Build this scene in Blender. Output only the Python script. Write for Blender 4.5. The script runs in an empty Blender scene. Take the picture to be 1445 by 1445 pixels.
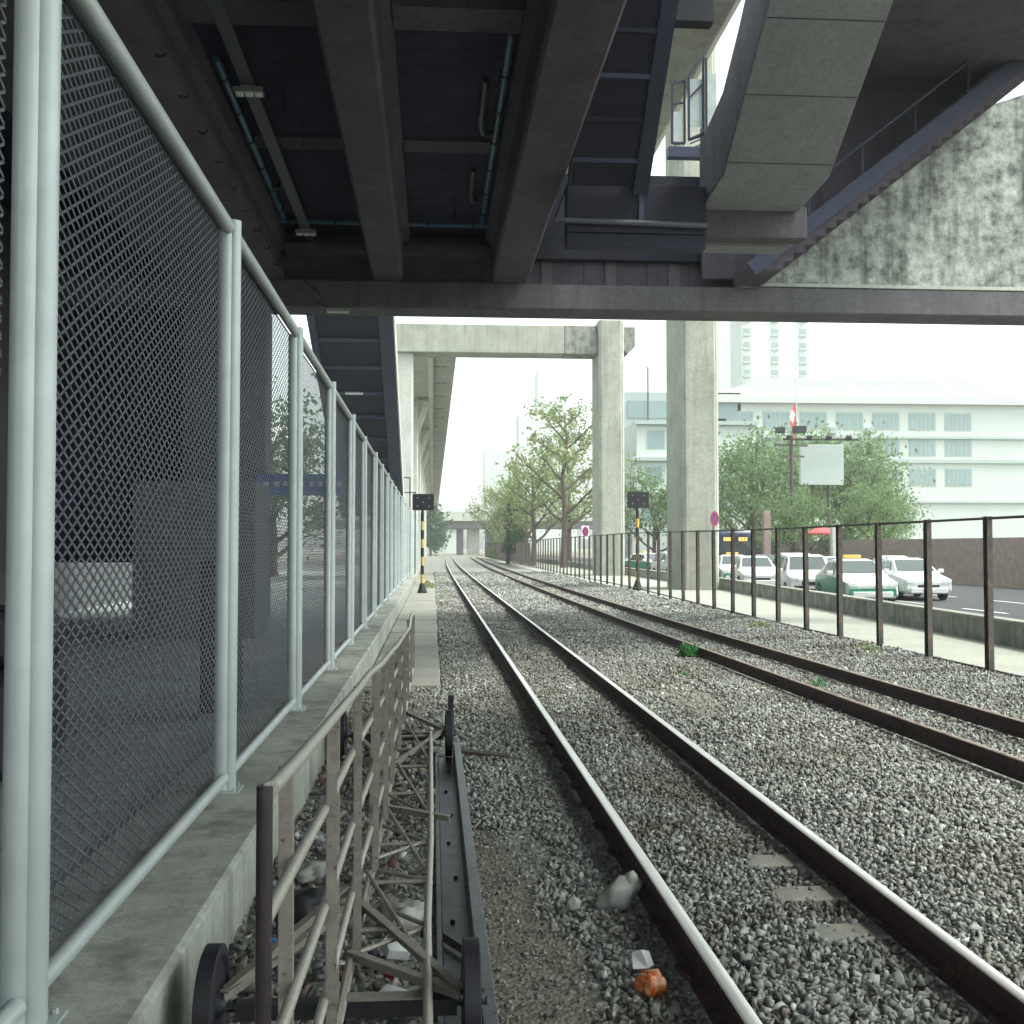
import bpy, bmesh, math, random
import numpy as np
from mathutils import Vector, Matrix
random.seed(7)
R = math.radians
scene = bpy.context.scene
C = scene.collection

# ------------------------------------------------------------------ camera
F, VX, VY, CZ = 1560.0, 611.0, 772.0, 1.85      # focal length and vanishing point of the tracks in pixels of a 1445 px picture
PH = math.atan((VY - 722.5) / F)
TH = math.atan((722.5 - VX) / F * math.cos(PH))
cam = bpy.data.cameras.new('camera')
cam.sensor_width = 36
cam.lens = F / 1445 * 36
cam.clip_start = 0.05
cam.clip_end = 3000
co = bpy.data.objects.new('camera', cam)
co.location = (0, 0, CZ)
co.rotation_euler = (math.pi / 2 + PH, 0, -TH)
C.objects.link(co)
scene.camera = co

# ------------------------------------------------------------------ light
SUN_EL, SUN_AZ = 56, 112                        # azimuth clockwise from +Y (the way the tracks run)
w = bpy.data.worlds.new('World')
scene.world = w
w.use_nodes = True
nt = w.node_tree
bg = nt.nodes['Background']
sky = nt.nodes.new('ShaderNodeTexSky')
sky.sky_type = 'NISHITA'
sky.sun_disc = False
sky.sun_elevation = R(SUN_EL)
sky.sun_rotation = R(SUN_AZ)
sky.air_density = 1.0
sky.dust_density = 3.0
sky.ozone_density = 1.0
hs = nt.nodes.new('ShaderNodeHueSaturation')
hs.inputs['Saturation'].default_value = 0.22
tint = nt.nodes.new('ShaderNodeMix')
tint.data_type = 'RGBA'; tint.blend_type = 'MULTIPLY'
tint.inputs[0].default_value = 1.0
tint.inputs[7].default_value = (0.92, 1.0, 0.965, 1)
nt.links.new(sky.outputs[0], hs.inputs['Color'])
nt.links.new(hs.outputs[0], tint.inputs[6])
nt.links.new(tint.outputs[2], bg.inputs[0])
bg.inputs[1].default_value = 0.15
sl = bpy.data.lights.new('sun', 'SUN')
sl.energy = 1.3
sl.angle = R(14)
sl.color = (1.0, 0.96, 0.88)
so = bpy.data.objects.new('sun', sl)
so.location = (30, -20, 60)
d = Vector((math.sin(R(SUN_AZ)) * math.cos(R(SUN_EL)), math.cos(R(SUN_AZ)) * math.cos(R(SUN_EL)), math.sin(R(SUN_EL))))
so.rotation_euler = d.to_track_quat('Z', 'Y').to_euler()
C.objects.link(so)
scene.view_settings.view_transform = 'Standard'
scene.view_settings.look = 'None'
scene.view_settings.gamma = 1
scene.view_settings.exposure = 1.7
cy = scene.cycles
cy.use_denoising = True
cy.max_bounces = 8
cy.diffuse_bounces = 5
cy.volume_bounces = 1
cy.transparent_max_bounces = 12
cy.caustics_reflective = False
cy.caustics_refractive = False
cy.sample_clamp_indirect = 6

# ------------------------------------------------------------------ helpers
def ray(px, py):
    x, y = (px - 722.5) / F, (722.5 - py) / F
    st, ct, sp, cp = math.sin(TH), math.cos(TH), math.sin(PH), math.cos(PH)
    return (st * cp + x * ct - y * st * sp, ct * cp - x * st - y * ct * sp, sp + y * cp)

def at(px, py, Y):
    """world point at distance Y along the line, seen at a pixel of the photograph"""
    r = ray(px, py); t = Y / r[1]
    return Vector((r[0] * t, Y, CZ + r[2] * t))

def onz(px, py, z):
    r = ray(px, py); t = (z - CZ) / r[2]
    return Vector((r[0] * t, r[1] * t, z))

MATS = {}
def nodes_of(name):
    m = bpy.data.materials.new(name)
    m.use_nodes = True
    t = m.node_tree
    return m, t, t.nodes['Principled BSDF']

def N(t, typ, **kw):
    n = t.nodes.new(typ)
    for k, v in kw.items():
        if k in n.inputs.keys() if isinstance(k, str) else False:
            n.inputs[k].default_value = v
        else:
            setattr(n, k, v)
    return n

def noise(t, co, scale, detail=6, rough=.6, mapping=None):
    if mapping:
        mp = t.nodes.new('ShaderNodeMapping'); mp.inputs['Scale'].default_value = mapping
        t.links.new(co, mp.inputs[0]); co = mp.outputs[0]
    n = t.nodes.new('ShaderNodeTexNoise')
    n.inputs['Scale'].default_value = scale
    n.inputs['Detail'].default_value = detail
    n.inputs['Roughness'].default_value = rough
    t.links.new(co, n.inputs['Vector'])
    return n.outputs[0]

def ramp(t, fac, stops):
    r = t.nodes.new('ShaderNodeValToRGB')
    e = r.color_ramp.elements
    while len(e) > 1: e.remove(e[-1])
    e[0].position = stops[0][0]; e[0].color = tuple(stops[0][1]) + (1,)
    for p, c in stops[1:]:
        n = e.new(p); n.color = tuple(c) + (1,)
    t.links.new(fac, r.inputs[0])
    return r.outputs[0]

def mixc(t, fac, a, b, mode='MIX'):
    m = t.nodes.new('ShaderNodeMix'); m.data_type = 'RGBA'; m.blend_type = mode
    for sock, v in ((m.inputs[0], fac), (m.inputs[6], a), (m.inputs[7], b)):
        if hasattr(v, 'links') or hasattr(v, 'is_linked'): t.links.new(v, sock)
        elif isinstance(v, (int, float)): sock.default_value = v
        else: sock.default_value = tuple(v) + (1,)
    return m.outputs[2]

def bump(t, h, strength, dist, bsdf):
    b = t.nodes.new('ShaderNodeBump')
    b.inputs['Strength'].default_value = strength
    b.inputs['Distance'].default_value = dist
    t.links.new(h, b.inputs['Height'])
    t.links.new(b.outputs[0], bsdf.inputs['Normal'])

def coords(t):
    return t.nodes.new('ShaderNodeTexCoord').outputs['Object']

def concrete(name, c, var=.25, scale=1.2, streak=.3, stain=(.06, .055, .05), bumpd=.01, joints=None):
    """weathered concrete: cloudy patches, vertical run-off streaks, pitted surface"""
    m, t, b = nodes_of(name)
    co_ = coords(t)
    lo = [x * (1 - var) for x in c]; hi = [min(1, x * (1 + var)) for x in c]
    base = ramp(t, noise(t, co_, scale, 8, .65), [(.3, lo), (.7, hi)])
    sp = ramp(t, noise(t, co_, scale * 14, 5, .7), [(.35, (.82, .82, .82)), (.65, (1.08, 1.08, 1.08))])
    base = mixc(t, 1.0, base, sp, 'MULTIPLY')
    st = ramp(t, noise(t, co_, 1.0, 6, .6, (3.2, 3.2, .22)), [(.5, (0, 0, 0)), (.72, (streak,) * 3)])
    base = mixc(t, st, base, stain)
    if joints:
        wv = t.nodes.new('ShaderNodeTexWave'); wv.wave_type = 'BANDS'; wv.bands_direction = joints[0]
        wv.inputs['Scale'].default_value = joints[1]
        wv.inputs['Distortion'].default_value = .0
        t.links.new(co_, wv.inputs['Vector'])
        ln = ramp(t, wv.outputs['Fac'], [(.0, (1, 1, 1)), (.02, (0, 0, 0))])
        base = mixc(t, ln, base, [x * .45 for x in c])
    t.links.new(base, b.inputs['Base Color'])
    b.inputs['Roughness'].default_value = .9
    b.inputs['Specular IOR Level'].default_value = .25
    bump(t, noise(t, co_, scale * 22, 8, .7), .5, bumpd, b)
    MATS[name] = m
    return m

def paint(name, c, rough=.5, metal=0.0, var=.12, rust=None, rust_at=.62, scale=6, spec=.5):
    m, t, b = nodes_of(name)
    co_ = coords(t)
    base = ramp(t, noise(t, co_, scale, 6, .65), [(.3, [x * (1 - var) for x in c]), (.7, [min(1, x * (1 + var)) for x in c])])
    if rust:
        f = ramp(t, noise(t, co_, scale * 1.7, 9, .7), [(rust_at - .04, (0, 0, 0)), (rust_at + .04, (1, 1, 1))])
        base = mixc(t, f, base, rust)
    t.links.new(base, b.inputs['Base Color'])
    b.inputs['Roughness'].default_value = rough
    b.inputs['Metallic'].default_value = metal
    b.inputs['Specular IOR Level'].default_value = spec
    bump(t, noise(t, co_, scale * 8, 4, .6), .15, .003, b)
    MATS[name] = m
    return m

def leafmat(name, a, b_, tr=.35):
    m, t, b = nodes_of(name)
    g = t.nodes.new('ShaderNodeNewGeometry')
    col = ramp(t, g.outputs['Random Per Island'], [(0, a), (.6, [(x + y) / 2 for x, y in zip(a, b_)]), (1, b_)])
    t.links.new(col, b.inputs['Base Color'])
    b.inputs['Roughness'].default_value = .6
    b.inputs['Specular IOR Level'].default_value = .3
    tl = t.nodes.new('ShaderNodeBsdfTranslucent')
    t.links.new(col, tl.inputs[0])
    mx = t.nodes.new('ShaderNodeMixShader'); mx.inputs[0].default_value = tr
    out = t.nodes['Material Output']
    t.links.new(b.outputs[0], mx.inputs[1]); t.links.new(tl.outputs[0], mx.inputs[2])
    t.links.new(mx.outputs[0], out.inputs[0])
    MATS[name] = m
    return m

def glass(name, c, rough=.08):
    m, t, b = nodes_of(name)
    b.inputs['Base Color'].default_value = tuple(c) + (1,)
    b.inputs['Roughness'].default_value = rough
    b.inputs['Specular IOR Level'].default_value = .8
    MATS[name] = m
    return m

class MB:
    """collects shapes and links them as one mesh object"""
    def __init__(s): s.v = []; s.f = []
    def add(s, vs, fs):
        n = len(s.v); s.v.extend([tuple(p) for p in vs]); s.f.extend([tuple(i + n for i in f) for f in fs]); return s
    def box(s, x0, x1, y0, y1, z0, z1):
        return s.add([(x0, y0, z0), (x1, y0, z0), (x1, y1, z0), (x0, y1, z0), (x0, y0, z1), (x1, y0, z1), (x1, y1, z1), (x0, y1, z1)],
                     [(3, 2, 1, 0), (4, 5, 6, 7), (0, 1, 5, 4), (1, 2, 6, 5), (2, 3, 7, 6), (3, 0, 4, 7)])
    def obox(s, c, size, rot=(0, 0, 0)):
        from mathutils import Euler
        M = Euler(rot).to_matrix(); c = Vector(c); a, b, d_ = [k / 2 for k in size]
        vs = [c + M @ Vector((x * a, y * b, z * d_)) for z in (-1, 1) for x, y in ((-1, -1), (1, -1), (1, 1), (-1, 1))]
        return s.add(vs, [(3, 2, 1, 0), (4, 5, 6, 7), (0, 1, 5, 4), (1, 2, 6, 5), (2, 3, 7, 6), (3, 0, 4, 7)])
    def bar(s, p, q, w_, h, up=(0, 0, 1)):
        p, q = Vector(p), Vector(q); d_ = (q - p).normalized(); up = Vector(up)
        if abs(d_.dot(up)) > .98: up = Vector((0, 1, 0))
        x = d_.cross(up).normalized() * w_ / 2; y = x.cross(d_).normalized() * h / 2
        vs = [e + a * x + b * y for e in (p, q) for a, b in ((-1, -1), (1, -1), (1, 1), (-1, 1))]
        return s.add(vs, [(3, 2, 1, 0), (4, 5, 6, 7), (0, 1, 5, 4), (1, 2, 6, 5), (2, 3, 7, 6), (3, 0, 4, 7)])
    def tube(s, pts, r, n=10, caps=True, r2=None):
        pts = [Vector(p) for p in pts]; k = len(pts); rings = []; prev = None
        rs = r if isinstance(r, (list, tuple)) else [r + ((r2 - r) * i / (k - 1) if r2 is not None else 0) for i in range(k)]
        for i, p in enumerate(pts):
            d_ = (pts[min(i + 1, k - 1)] - pts[max(i - 1, 0)]).normalized()
            if prev is None:
                u = Vector((0, 0, 1)) if abs(d_.z) < .9 else Vector((0, 1, 0))
                a = d_.cross(u).normalized()
            else:
                a = (prev - d_ * prev.dot(d_)).normalized()
            prev = a; b = d_.cross(a)
            rings.append([p + (a * math.cos(2 * math.pi * j / n) + b * math.sin(2 * math.pi * j / n)) * rs[i] for j in range(n)])
        vs = [v for rg in rings for v in rg]
        fs = [(i * n + j, i * n + (j + 1) % n, (i + 1) * n + (j + 1) % n, (i + 1) * n + j) for i in range(k - 1) for j in range(n)]
        if caps: fs += [tuple(range(n - 1, -1, -1)), tuple((k - 1) * n + j for j in range(n))]
        return s.add(vs, fs)
    def prism(s, poly, a0, a1, axis='y'):
        """extrude a polygon: axis y -> poly is (x,z); x -> (y,z); z -> (x,y)"""
        n = len(poly)
        def P(u, v, a): return {'y': (u, a, v), 'x': (a, u, v), 'z': (u, v, a)}[axis]
        vs = [P(u, v, a0) for u, v in poly] + [P(u, v, a1) for u, v in poly]
        fs = [tuple(range(n)), tuple(range(2 * n - 1, n - 1, -1))] + [(j, (j + 1) % n, n + (j + 1) % n, n + j)[::-1] for j in range(n)]
        return s.add(vs, fs)
    def lathe(s, prof, c, axis='x', n=24):
        """prof: list of (along axis, radius)"""
        c = Vector(c); vs = []; k = len(prof)
        for a, r in prof:
            for j in range(n):
                u, v = r * math.cos(2 * math.pi * j / n), r * math.sin(2 * math.pi * j / n)
                vs.append(c + Vector({'x': (a, u, v), 'y': (u, a, v), 'z': (u, v, a)}[axis]))
        fs = [(i * n + j, i * n + (j + 1) % n, (i + 1) * n + (j + 1) % n, (i + 1) * n + j) for i in range(k - 1) for j in range(n)]
        fs += [tuple(range(n)), tuple((k - 1) * n + j for j in range(n))]
        return s.add(vs, fs)
    def build(s, name, mat, parent=None, bevel=0, segs=2, angle=32, smooth=True):
        me = bpy.data.meshes.new(name)
        me.from_pydata(s.v, [], s.f)
        bm = bmesh.new(); bm.from_mesh(me); bmesh.ops.recalc_face_normals(bm, faces=bm.faces); bm.to_mesh(me); bm.free()
        if smooth:
            me.polygons.foreach_set('use_smooth', [True] * len(me.polygons))
            me.set_sharp_from_angle(angle=R(angle))
        return link(name, me, mat, parent, bevel, segs)

def link(name, me, mat, parent=None, bevel=0, segs=2):
    o = bpy.data.objects.new(name, me); C.objects.link(o)
    if mat is not None and not me.materials: me.materials.append(MATS[mat] if isinstance(mat, str) else mat)
    if parent is not None: o.parent = parent
    if bevel:
        b = o.modifiers.new('bevel', 'BEVEL'); b.width = bevel; b.segments = segs; b.limit_method = 'ANGLE'; b.angle_limit = R(40)
    return o

def tag(o, label=None, cat=None, group=None, kind=None):
    if label: o['label'] = label
    if cat: o['category'] = cat
    if group: o['group'] = group
    if kind: o['kind'] = kind
    return o

def empty(name, loc=(0, 0, 0), label=None, cat=None, group=None, rz=0):
    o = bpy.data.objects.new(name, None); o.location = loc; o.rotation_euler = (0, 0, rz); C.objects.link(o)
    o.empty_display_size = .2
    return tag(o, label, cat, group)

def copy_tree(o, parent=None):
    c = o.copy(); C.objects.link(c); c.parent = parent
    for ch in list(o.children): copy_tree(ch, c)
    return c

def raw_mesh(name, V, Fc):
    """mesh from numpy arrays, all faces the same size"""
    me = bpy.data.meshes.new(name)
    k = Fc.shape[1]
    me.vertices.add(len(V)); me.vertices.foreach_set('co', V.astype(np.float32).ravel())
    me.loops.add(Fc.size); me.loops.foreach_set('vertex_index', Fc.astype(np.int32).ravel())
    me.polygons.add(len(Fc)); me.polygons.foreach_set('loop_start', (np.arange(len(Fc)) * k).astype(np.int32))
    me.polygons.foreach_set('loop_total', np.full(len(Fc), k, np.int32))
    me.update(calc_edges=True); me.validate()
    return me

# ------------------------------------------------------------------ materials
concrete('pier_concrete', (.36, .37, .31), .2, .8, .45, (.14, .135, .11))
concrete('stained_concrete', (.25, .26, .225), .45, 2.2, .95, (.05, .05, .042))
concrete('pale_concrete', (.5, .52, .46), .15, .6, .3, (.25, .25, .2))
concrete('dark_concrete', (.112, .096, .118), .22, .8, .4, (.045, .036, .046))  # bluish purple of the underbridge shade is mixed into this colour
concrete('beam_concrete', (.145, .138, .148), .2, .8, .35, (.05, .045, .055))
concrete('soffit_concrete', (.038, .032, .066), .35, .9, .5, (.02, .017, .028), joints=('Y', .55))  # deck underside coloured darker and bluer to carry its shade
concrete('screen_concrete', (.03, .03, .042), .3, 1.0, .4, (.015, .015, .02))  # darkened copy of the soffit colour, deep shade put into the wall
concrete('panel_concrete', (.28, .29, .30), .12, 1.0, .3, (.16, .15, .14))
concrete('wall_concrete', (.34, .355, .31), .3, 1.5, .75, (.12, .115, .085), .012)
concrete('path_concrete', (.29, .29, .25), .2, 1.5, .15, (.2, .19, .16))
concrete('walkway_concrete', (.33, .34, .29), .12, .7, .1, (.3, .3, .26))
concrete('mottled_wall', (.34, .37, .33), .75, 3.5, .9, (.05, .055, .045))
paint('galvanised', (.44, .485, .475), .42, .25, .12, (.3, .31, .27), .68, 3)
paint('mesh_steel', (.085, .095, .115), .5, .3, .15)
paint('cream_pipe', (.36, .345, .295), .4, .3, .12, (.16, .12, .09), .68, 34)
paint('cream_angle', (.235, .212, .178), .55, .25, .22, (.09, .06, .045), .62, 26)
paint('brown_post', (.04, .029, .034), .4, .3, .3, (.3, .28, .24), .70, 10)
paint('bare_steel', (.13, .14, .15), .42, .7, .3, (.07, .05, .045), .6, 5)
paint('black_iron', (.02, .019, .024), .65, .3, .3)
paint('rail_rust', (.046, .022, .027), .8, .1, .35, (.09, .05, .035), .58, 8)
paint('rail_top', (.85, .82, .77), .28, .5, .08, None, .6, 4)
paint('old_rail_top', (.30, .23, .18), .5, .5, .2, (.12, .075, .055), .55, 6)
paint('post_rust', (.075, .068, .063), .75, .2, .3, (.17, .1, .065), .57, 7)
paint('blue_pipe', (.038, .115, .2), .4, 0, .2)
paint('dark_pipe', (.02, .022, .035), .5)
paint('grey_conduit', (.10, .10, .12), .5, .3)
paint('lamp_white', (.85, .9, .84), .35)
paint('lamp_grey', (.3, .33, .3), .5)
paint('black_board', (.012, .012, .016), .6)
paint('lens_dark', (.2, .2, .23), .2)
paint('stripe_yellow', (.58, .40, .10), .5, 0, .15, (.2, .13, .06), .72, 10)
paint('stripe_black', (.015, .015, .015), .6)
paint('sign_white', (.75, .76, .74), .5)
paint('sign_red', (.26, .012, .03), .45)
paint('sign_blue', (.015, .018, .12), .45)
paint('banner_blue', (.025, .14, .55), .6, 0, .2)
paint('stair_steel', (.045, .052, .09), .55, .3, .2)  # navy darkened, tread likewise, to carry underbridge shade in the colour
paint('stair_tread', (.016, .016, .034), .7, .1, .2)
paint('frame_dark', (.02, .025, .045), .5, .3)
paint('panel_pale', (.55, .62, .58), .4)
paint('bark', (.10, .075, .055), .9, 0, .3)
paint('white_paint', (.62, .64, .62), .28, .0, .04, None, .6, 2, .6)
paint('green_paint', (.02, .22, .12), .3, 0, .06)
paint('silver_paint', (.5, .52, .53), .3, .6, .05)
paint('dark_paint', (.05, .055, .07), .3, .3, .05)
paint('bus_blue', (.03, .035, .085), .35, 0, .1)
paint('rubber', (.02, .02, .02), .9)
paint('rim', (.4, .4, .42), .35, .8)
paint('plastic_black', (.02, .02, .022), .5)
paint('lens_clear', (.7, .72, .72), .1)
paint('lens_red', (.5, .03, .03), .2)
paint('plate', (.7, .7, .66), .5)
glass('car_glass', (.05, .065, .06)); glass('window_glass', (.2, .28, .28), .25)
paint('building_white', (.50, .55, .51), .7, 0, .04, None, .6, .3)
paint('building_grey', (.36, .42, .40), .7, 0, .06, None, .6, .3)
paint('roof_grey', (.5, .52, .5), .7, 0, .05, None, .6, .5)
paint('brick_wall', (.26, .2, .17), .9, 0, .25, None, .6, 3)
paint('billboard_back', (.42, .47, .45), .5, 0, .05)
paint('grey_sheet', (.13, .14, .14), .6, .1, .12)
paint('red_cloth', (.6, .08, .08), .8); paint('white_cloth', (.75, .75, .75), .8)
paint('sack', (.3, .3, .275), .8, 0, .2)
paint('foam', (.5, .52, .5), .7)
paint('timber', (.06, .045, .035), .9, 0, .3)
paint('wire', (.35, .35, .36), .5, .4)
leafmat('leaf_young', (.15, .22, .085), (.33, .37, .17), .5)
leafmat('leaf_mid', (.09, .17, .075), (.25, .33, .14), .5)
leafmat('leaf_dark', (.02, .075, .03), (.06, .13, .045), .3)
leafmat('weed_leaf', (.04, .17, .06), (.1, .3, .1), .4)
m, t, b = nodes_of('plastic_orange')
co_ = coords(t)
t.links.new(ramp(t, noise(t, co_, 18, 4, .6), [(.42, (.42, .09, .015)), (.6, (.55, .3, .16))]), b.inputs['Base Color'])
b.inputs['Roughness'].default_value = .25; MATS['plastic_orange'] = m
m, t, b = nodes_of('led_orange')
b.inputs['Base Color'].default_value = (.8, .3, .05, 1)
b.inputs['Emission Color'].default_value = (1, .42, .1, 1); b.inputs['Emission Strength'].default_value = .8; MATS['led_orange'] = m

def ballast_material(name, cols, rough=.9):
    m, t, b = nodes_of(name)
    g = t.nodes.new('ShaderNodeNewGeometry')
    col = ramp(t, g.outputs['Random Per Island'], cols)
    sp = ramp(t, noise(t, coords(t), 55, 4, .7), [(.3, (.7, .7, .7)), (.7, (1.2, 1.2, 1.2))])
    col = mixc(t, 1.0, col, sp, 'MULTIPLY')
    pt = ramp(t, noise(t, coords(t), .9, 5, .6), [(.35, (.66, .61, .55)), (.5, (.95, .95, .93)), (.68, (1.12, 1.12, 1.1))])
    col = mixc(t, 1.0, col, pt, 'MULTIPLY')
    sx = t.nodes.new('ShaderNodeSeparateXYZ'); t.links.new(coords(t), sx.inputs[0])
    def mth(op, a_, b_):
        n_ = t.nodes.new('ShaderNodeMath'); n_.operation = op
        for i_, v_ in ((0, a_), (1, b_)):
            if isinstance(v_, (int, float)): n_.inputs[i_].default_value = v_
            else: t.links.new(v_, n_.inputs[i_])
        return n_.outputs[0]
    dist = mth('ABSOLUTE', mth('SUBTRACT', mth('ABSOLUTE', mth('SUBTRACT', sx.outputs[0], 1.655), 0), .532), 0)   # metres from the nearest rail of the near track
    edge = mth('ADD', dist, mth('MULTIPLY', noise(t, coords(t), 3.0, 4, .6), .22))
    rust = ramp(t, edge, [(.12, (.55, .55, .55)), (.34, (0, 0, 0))])
    t.links.new(mixc(t, rust, col, (.095, .07, .06)), b.inputs['Base Color'])
    b.inputs['Roughness'].default_value = rough; b.inputs['Specular IOR Level'].default_value = .3
    MATS[name] = m
ballast_material('stone', [(0, (.09, .088, .09)), (.15, (.16, .165, .155)), (.45, (.27, .285, .26)), (.7, (.32, .335, .305)), (.84, (.23, .2, .175)), (.93, (.36, .375, .345)), (1, (.5, .52, .48))])
ballast_material('litter_bits', [(0, (.45, .46, .44)), (.2, (.2, .12, .08)), (.4, (.08, .08, .1)), (.6, (.5, .52, .5)), (.72, (.24, .1, .09)), (.76, (.12, .14, .2)), (.84, (.3, .27, .2)), (1, (.65, .66, .64))], .5)

def ground_material(name, a, b_, scale, vor, bdist):
    m, t, b = nodes_of(name)
    co_ = coords(t)
    base = ramp(t, noise(t, co_, scale, 9, .65), [(.3, a), (.7, b_)])
    v = t.nodes.new('ShaderNodeTexVoronoi'); v.inputs['Scale'].default_value = vor
    t.links.new(co_, v.inputs['Vector'])
    sp = ramp(t, v.outputs['Color'], [(0, (.55, .55, .55)), (1, (1.35, 1.35, 1.35))])
    t.links.new(mixc(t, .8, base, sp, 'MULTIPLY'), b.inputs['Base Color'])
    b.inputs['Roughness'].default_value = .95; b.inputs['Specular IOR Level'].default_value = .2
    inv = t.nodes.new('ShaderNodeMath'); inv.operation = 'SUBTRACT'; inv.inputs[0].default_value = 1
    t.links.new(v.outputs['Distance'], inv.inputs[1])
    bump(t, inv.outputs[0], .8, bdist, b)
    MATS[name] = m
ground_material('gravel_far', (.2, .2, .175), (.28, .28, .25), .6, 22, .03)
ground_material('dirt', (.17, .16, .13), (.24, .225, .185), .5, 40, .01)
ground_material('pit_dirt', (.05, .05, .05), (.12, .115, .105), 2.5, 25, .03)
ground_material('soil', (.14, .125, .1), (.22, .2, .16), 4, 45, .014)
ground_material('asphalt', (.06, .06, .062), (.085, .085, .085), 1.2, 90, .004)
ground_material('pavement', (.26, .28, .27), (.36, .38, .36), .6, 12, .004)

# ------------------------------------------------------------------ ground, track bed, paths and road
def sheet(name, mat, poly, z, kind='structure'):
    o = MB().add([(x, y, z) for x, y in poly], [tuple(range(len(poly)))]).build(name, mat)
    return tag(o, kind=kind)

sheet('ground', 'dirt', [(-400, -40), (400, -40), (400, 1000), (-400, 1000)], -.03)
sheet('track_bed', 'gravel_far', [(-1.0, -3), (8.1, -3), (8.1, 60), (8.3, 200), (-1.0, 200)], -.009)
sheet('pavement', 'pavement', [(-30, -6), (-1.66, -6), (-1.66, 100), (-30, 100)], .26)
sheet('walkway', 'walkway_concrete', [(8.02, -6), (9.9, -6), (11.45, 29), (12.85, 50), (13.0, 160), (8.3, 160)], -.016)
sheet('road', 'asphalt', [(10.2, -6), (26.5, -6), (26.5, 260), (13.3, 260), (13.05, 50), (11.7, 29)], -.014)
sheet('pit_floor', 'pit_dirt', [(-.93, -1), (-.0, -1), (.02, 14.6), (-.93, 14.6)], -.012)
sheet('soil_patch', 'soil', [(.22, 2.6), (.62, 2.8), (.78, 3.6), (.66, 4.6), (.72, 5.4), (.5, 6.4), (.42, 7.2), (.24, 7.6)], -.004)
mk = MB()
for k in range(40):
    mk.box(16.0, 16.12, 10 + k * 5, 12.6 + k * 5, -.012, -.008); mk.box(19.4, 19.52, 10 + k * 5, 12.6 + k * 5, -.012, -.008)
tag(mk.build('lane_markings', 'sign_white'), kind='structure')

slab = MB()
y = 14.7
while y < 60:
    L = 1.0 if y < 17 else 2.0
    slab.box(-.9, .10 + random.uniform(-.015, .02), y, y + L - .025, -.05, .04 + random.uniform(-.008, .008)); y += L
tag(slab.build('path', 'path_concrete', bevel=.012), kind='structure')

# rails: track one runs straight then bends gently right; track two drifts right
def c1(y): return 1.655 + (max(0, y - 45) ** 2) * .00006
def c2(y):
    ys = [-3, 6, 12, 18, 24, 38, 60, 90, 125, 190]; xs = [5.32, 5.17, 5.065, 4.975, 4.90, 4.845, 4.87, 5.15, 5.65, 6.9]
    return float(np.interp(y, ys, xs))
GAUGE = 1.064
HEAD = [(-.031, .1835), (-.029, .1865), (-.022, .19), (.022, .19), (.029, .1865), (.031, .1835)]
BODY = [(-.056, .035), (-.056, .046), (-.012, .062), (-.009, .07), (-.009, .142), (-.033, .152), (-.033, .176), (-.031, .183), (.031, .183), (.033, .176), (.033, .152), (.009, .142), (.009, .07), (.012, .062), (.056, .046), (.056, .035)]
def sweep(prof, xf, ys):
    b = MB(); n = len(prof); vs = []
    for y in ys:
        x = xf(y); vs += [(x + u, y, v) for u, v in prof]
    fs = [(i * n + j, i * n + (j + 1) % n, (i + 1) * n + (j + 1) % n, (i + 1) * n + j) for i in range(len(ys) - 1) for j in range(n)]
    return b.add(vs, fs + [tuple(range(n)), tuple((len(ys) - 1) * n + j for j in range(n))])
ys = [-3, 3, 6, 9, 12, 15, 18, 21, 24, 28, 33, 38, 45, 52, 60, 70, 80, 90, 105, 125, 150, 190]
def clip_mesh():
    b = MB()
    pts = [(.05, -.06, .05), (.075, -.05, .075), (.095, -.01, .085), (.085, .045, .075), (.055, .06, .06), (.03, .03, .06)]
    return b.tube(pts, .011, 6)
clipA = None
for xf, sgn, top, lab in ((c1, -1, 'rail_top', 'bright worn steel rail nearest the rusty gate'),
                     (c1, 1, 'rail_top', 'bright worn steel rail on the far side of the near track'),
                     (c2, -1, 'old_rail_top', 'dull brown rail nearest the grey sack and green weed on the far track'),
                     (c2, 1, 'old_rail_top', 'dull brown rail running beside the rusty post fence')):
    g = lambda y, xf=xf, s_=sgn: xf(y) + s_ * GAUGE / 2
    o = sweep(BODY, g, ys).build('rail', 'rail_rust'); tag(o, lab, 'rail', 'railway rails')
    sweep(HEAD, g, ys).build('rail_head', top, o)
    if xf is c1:
        for k in range(14):
            y = 2.85 + .6 * k
            for sd in (-1, 1):
                if clipA is None:
                    clipA = clip_mesh().build('rail_clip', 'rail_rust', o); cl = clipA
                else:
                    cl = clipA.copy(); C.objects.link(cl); cl.parent = o
                cl.location = (g(y), y, 0); cl.rotation_euler = (0, 0, 0 if sd > 0 else math.pi)
# a few concrete sleepers that still show through the ballast
slp = None
nth = ['nearest', 'middle one', 'farthest']
for k, y in enumerate((5.16, 5.72, 6.35)):
    if slp is None:
        slp = MB().prism([(-.95, -.19), (-.95, -.06), (-.2, -.06), (.12, .0), (.2, .03), (.47, .032), (.6, .0), (.95, -.05), (.95, -.19)], -.11, .11, 'y').build('sleeper', 'path_concrete', bevel=.012)
        o = slp
    else:
        o = slp.copy(); C.objects.link(o)
    o.location = (1.655, y, .016 if k % 2 else .008)
    tag(o, '%s of the three half buried concrete sleepers on the near track' % nth[k], 'sleeper', 'concrete sleepers showing in the ballast')

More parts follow.
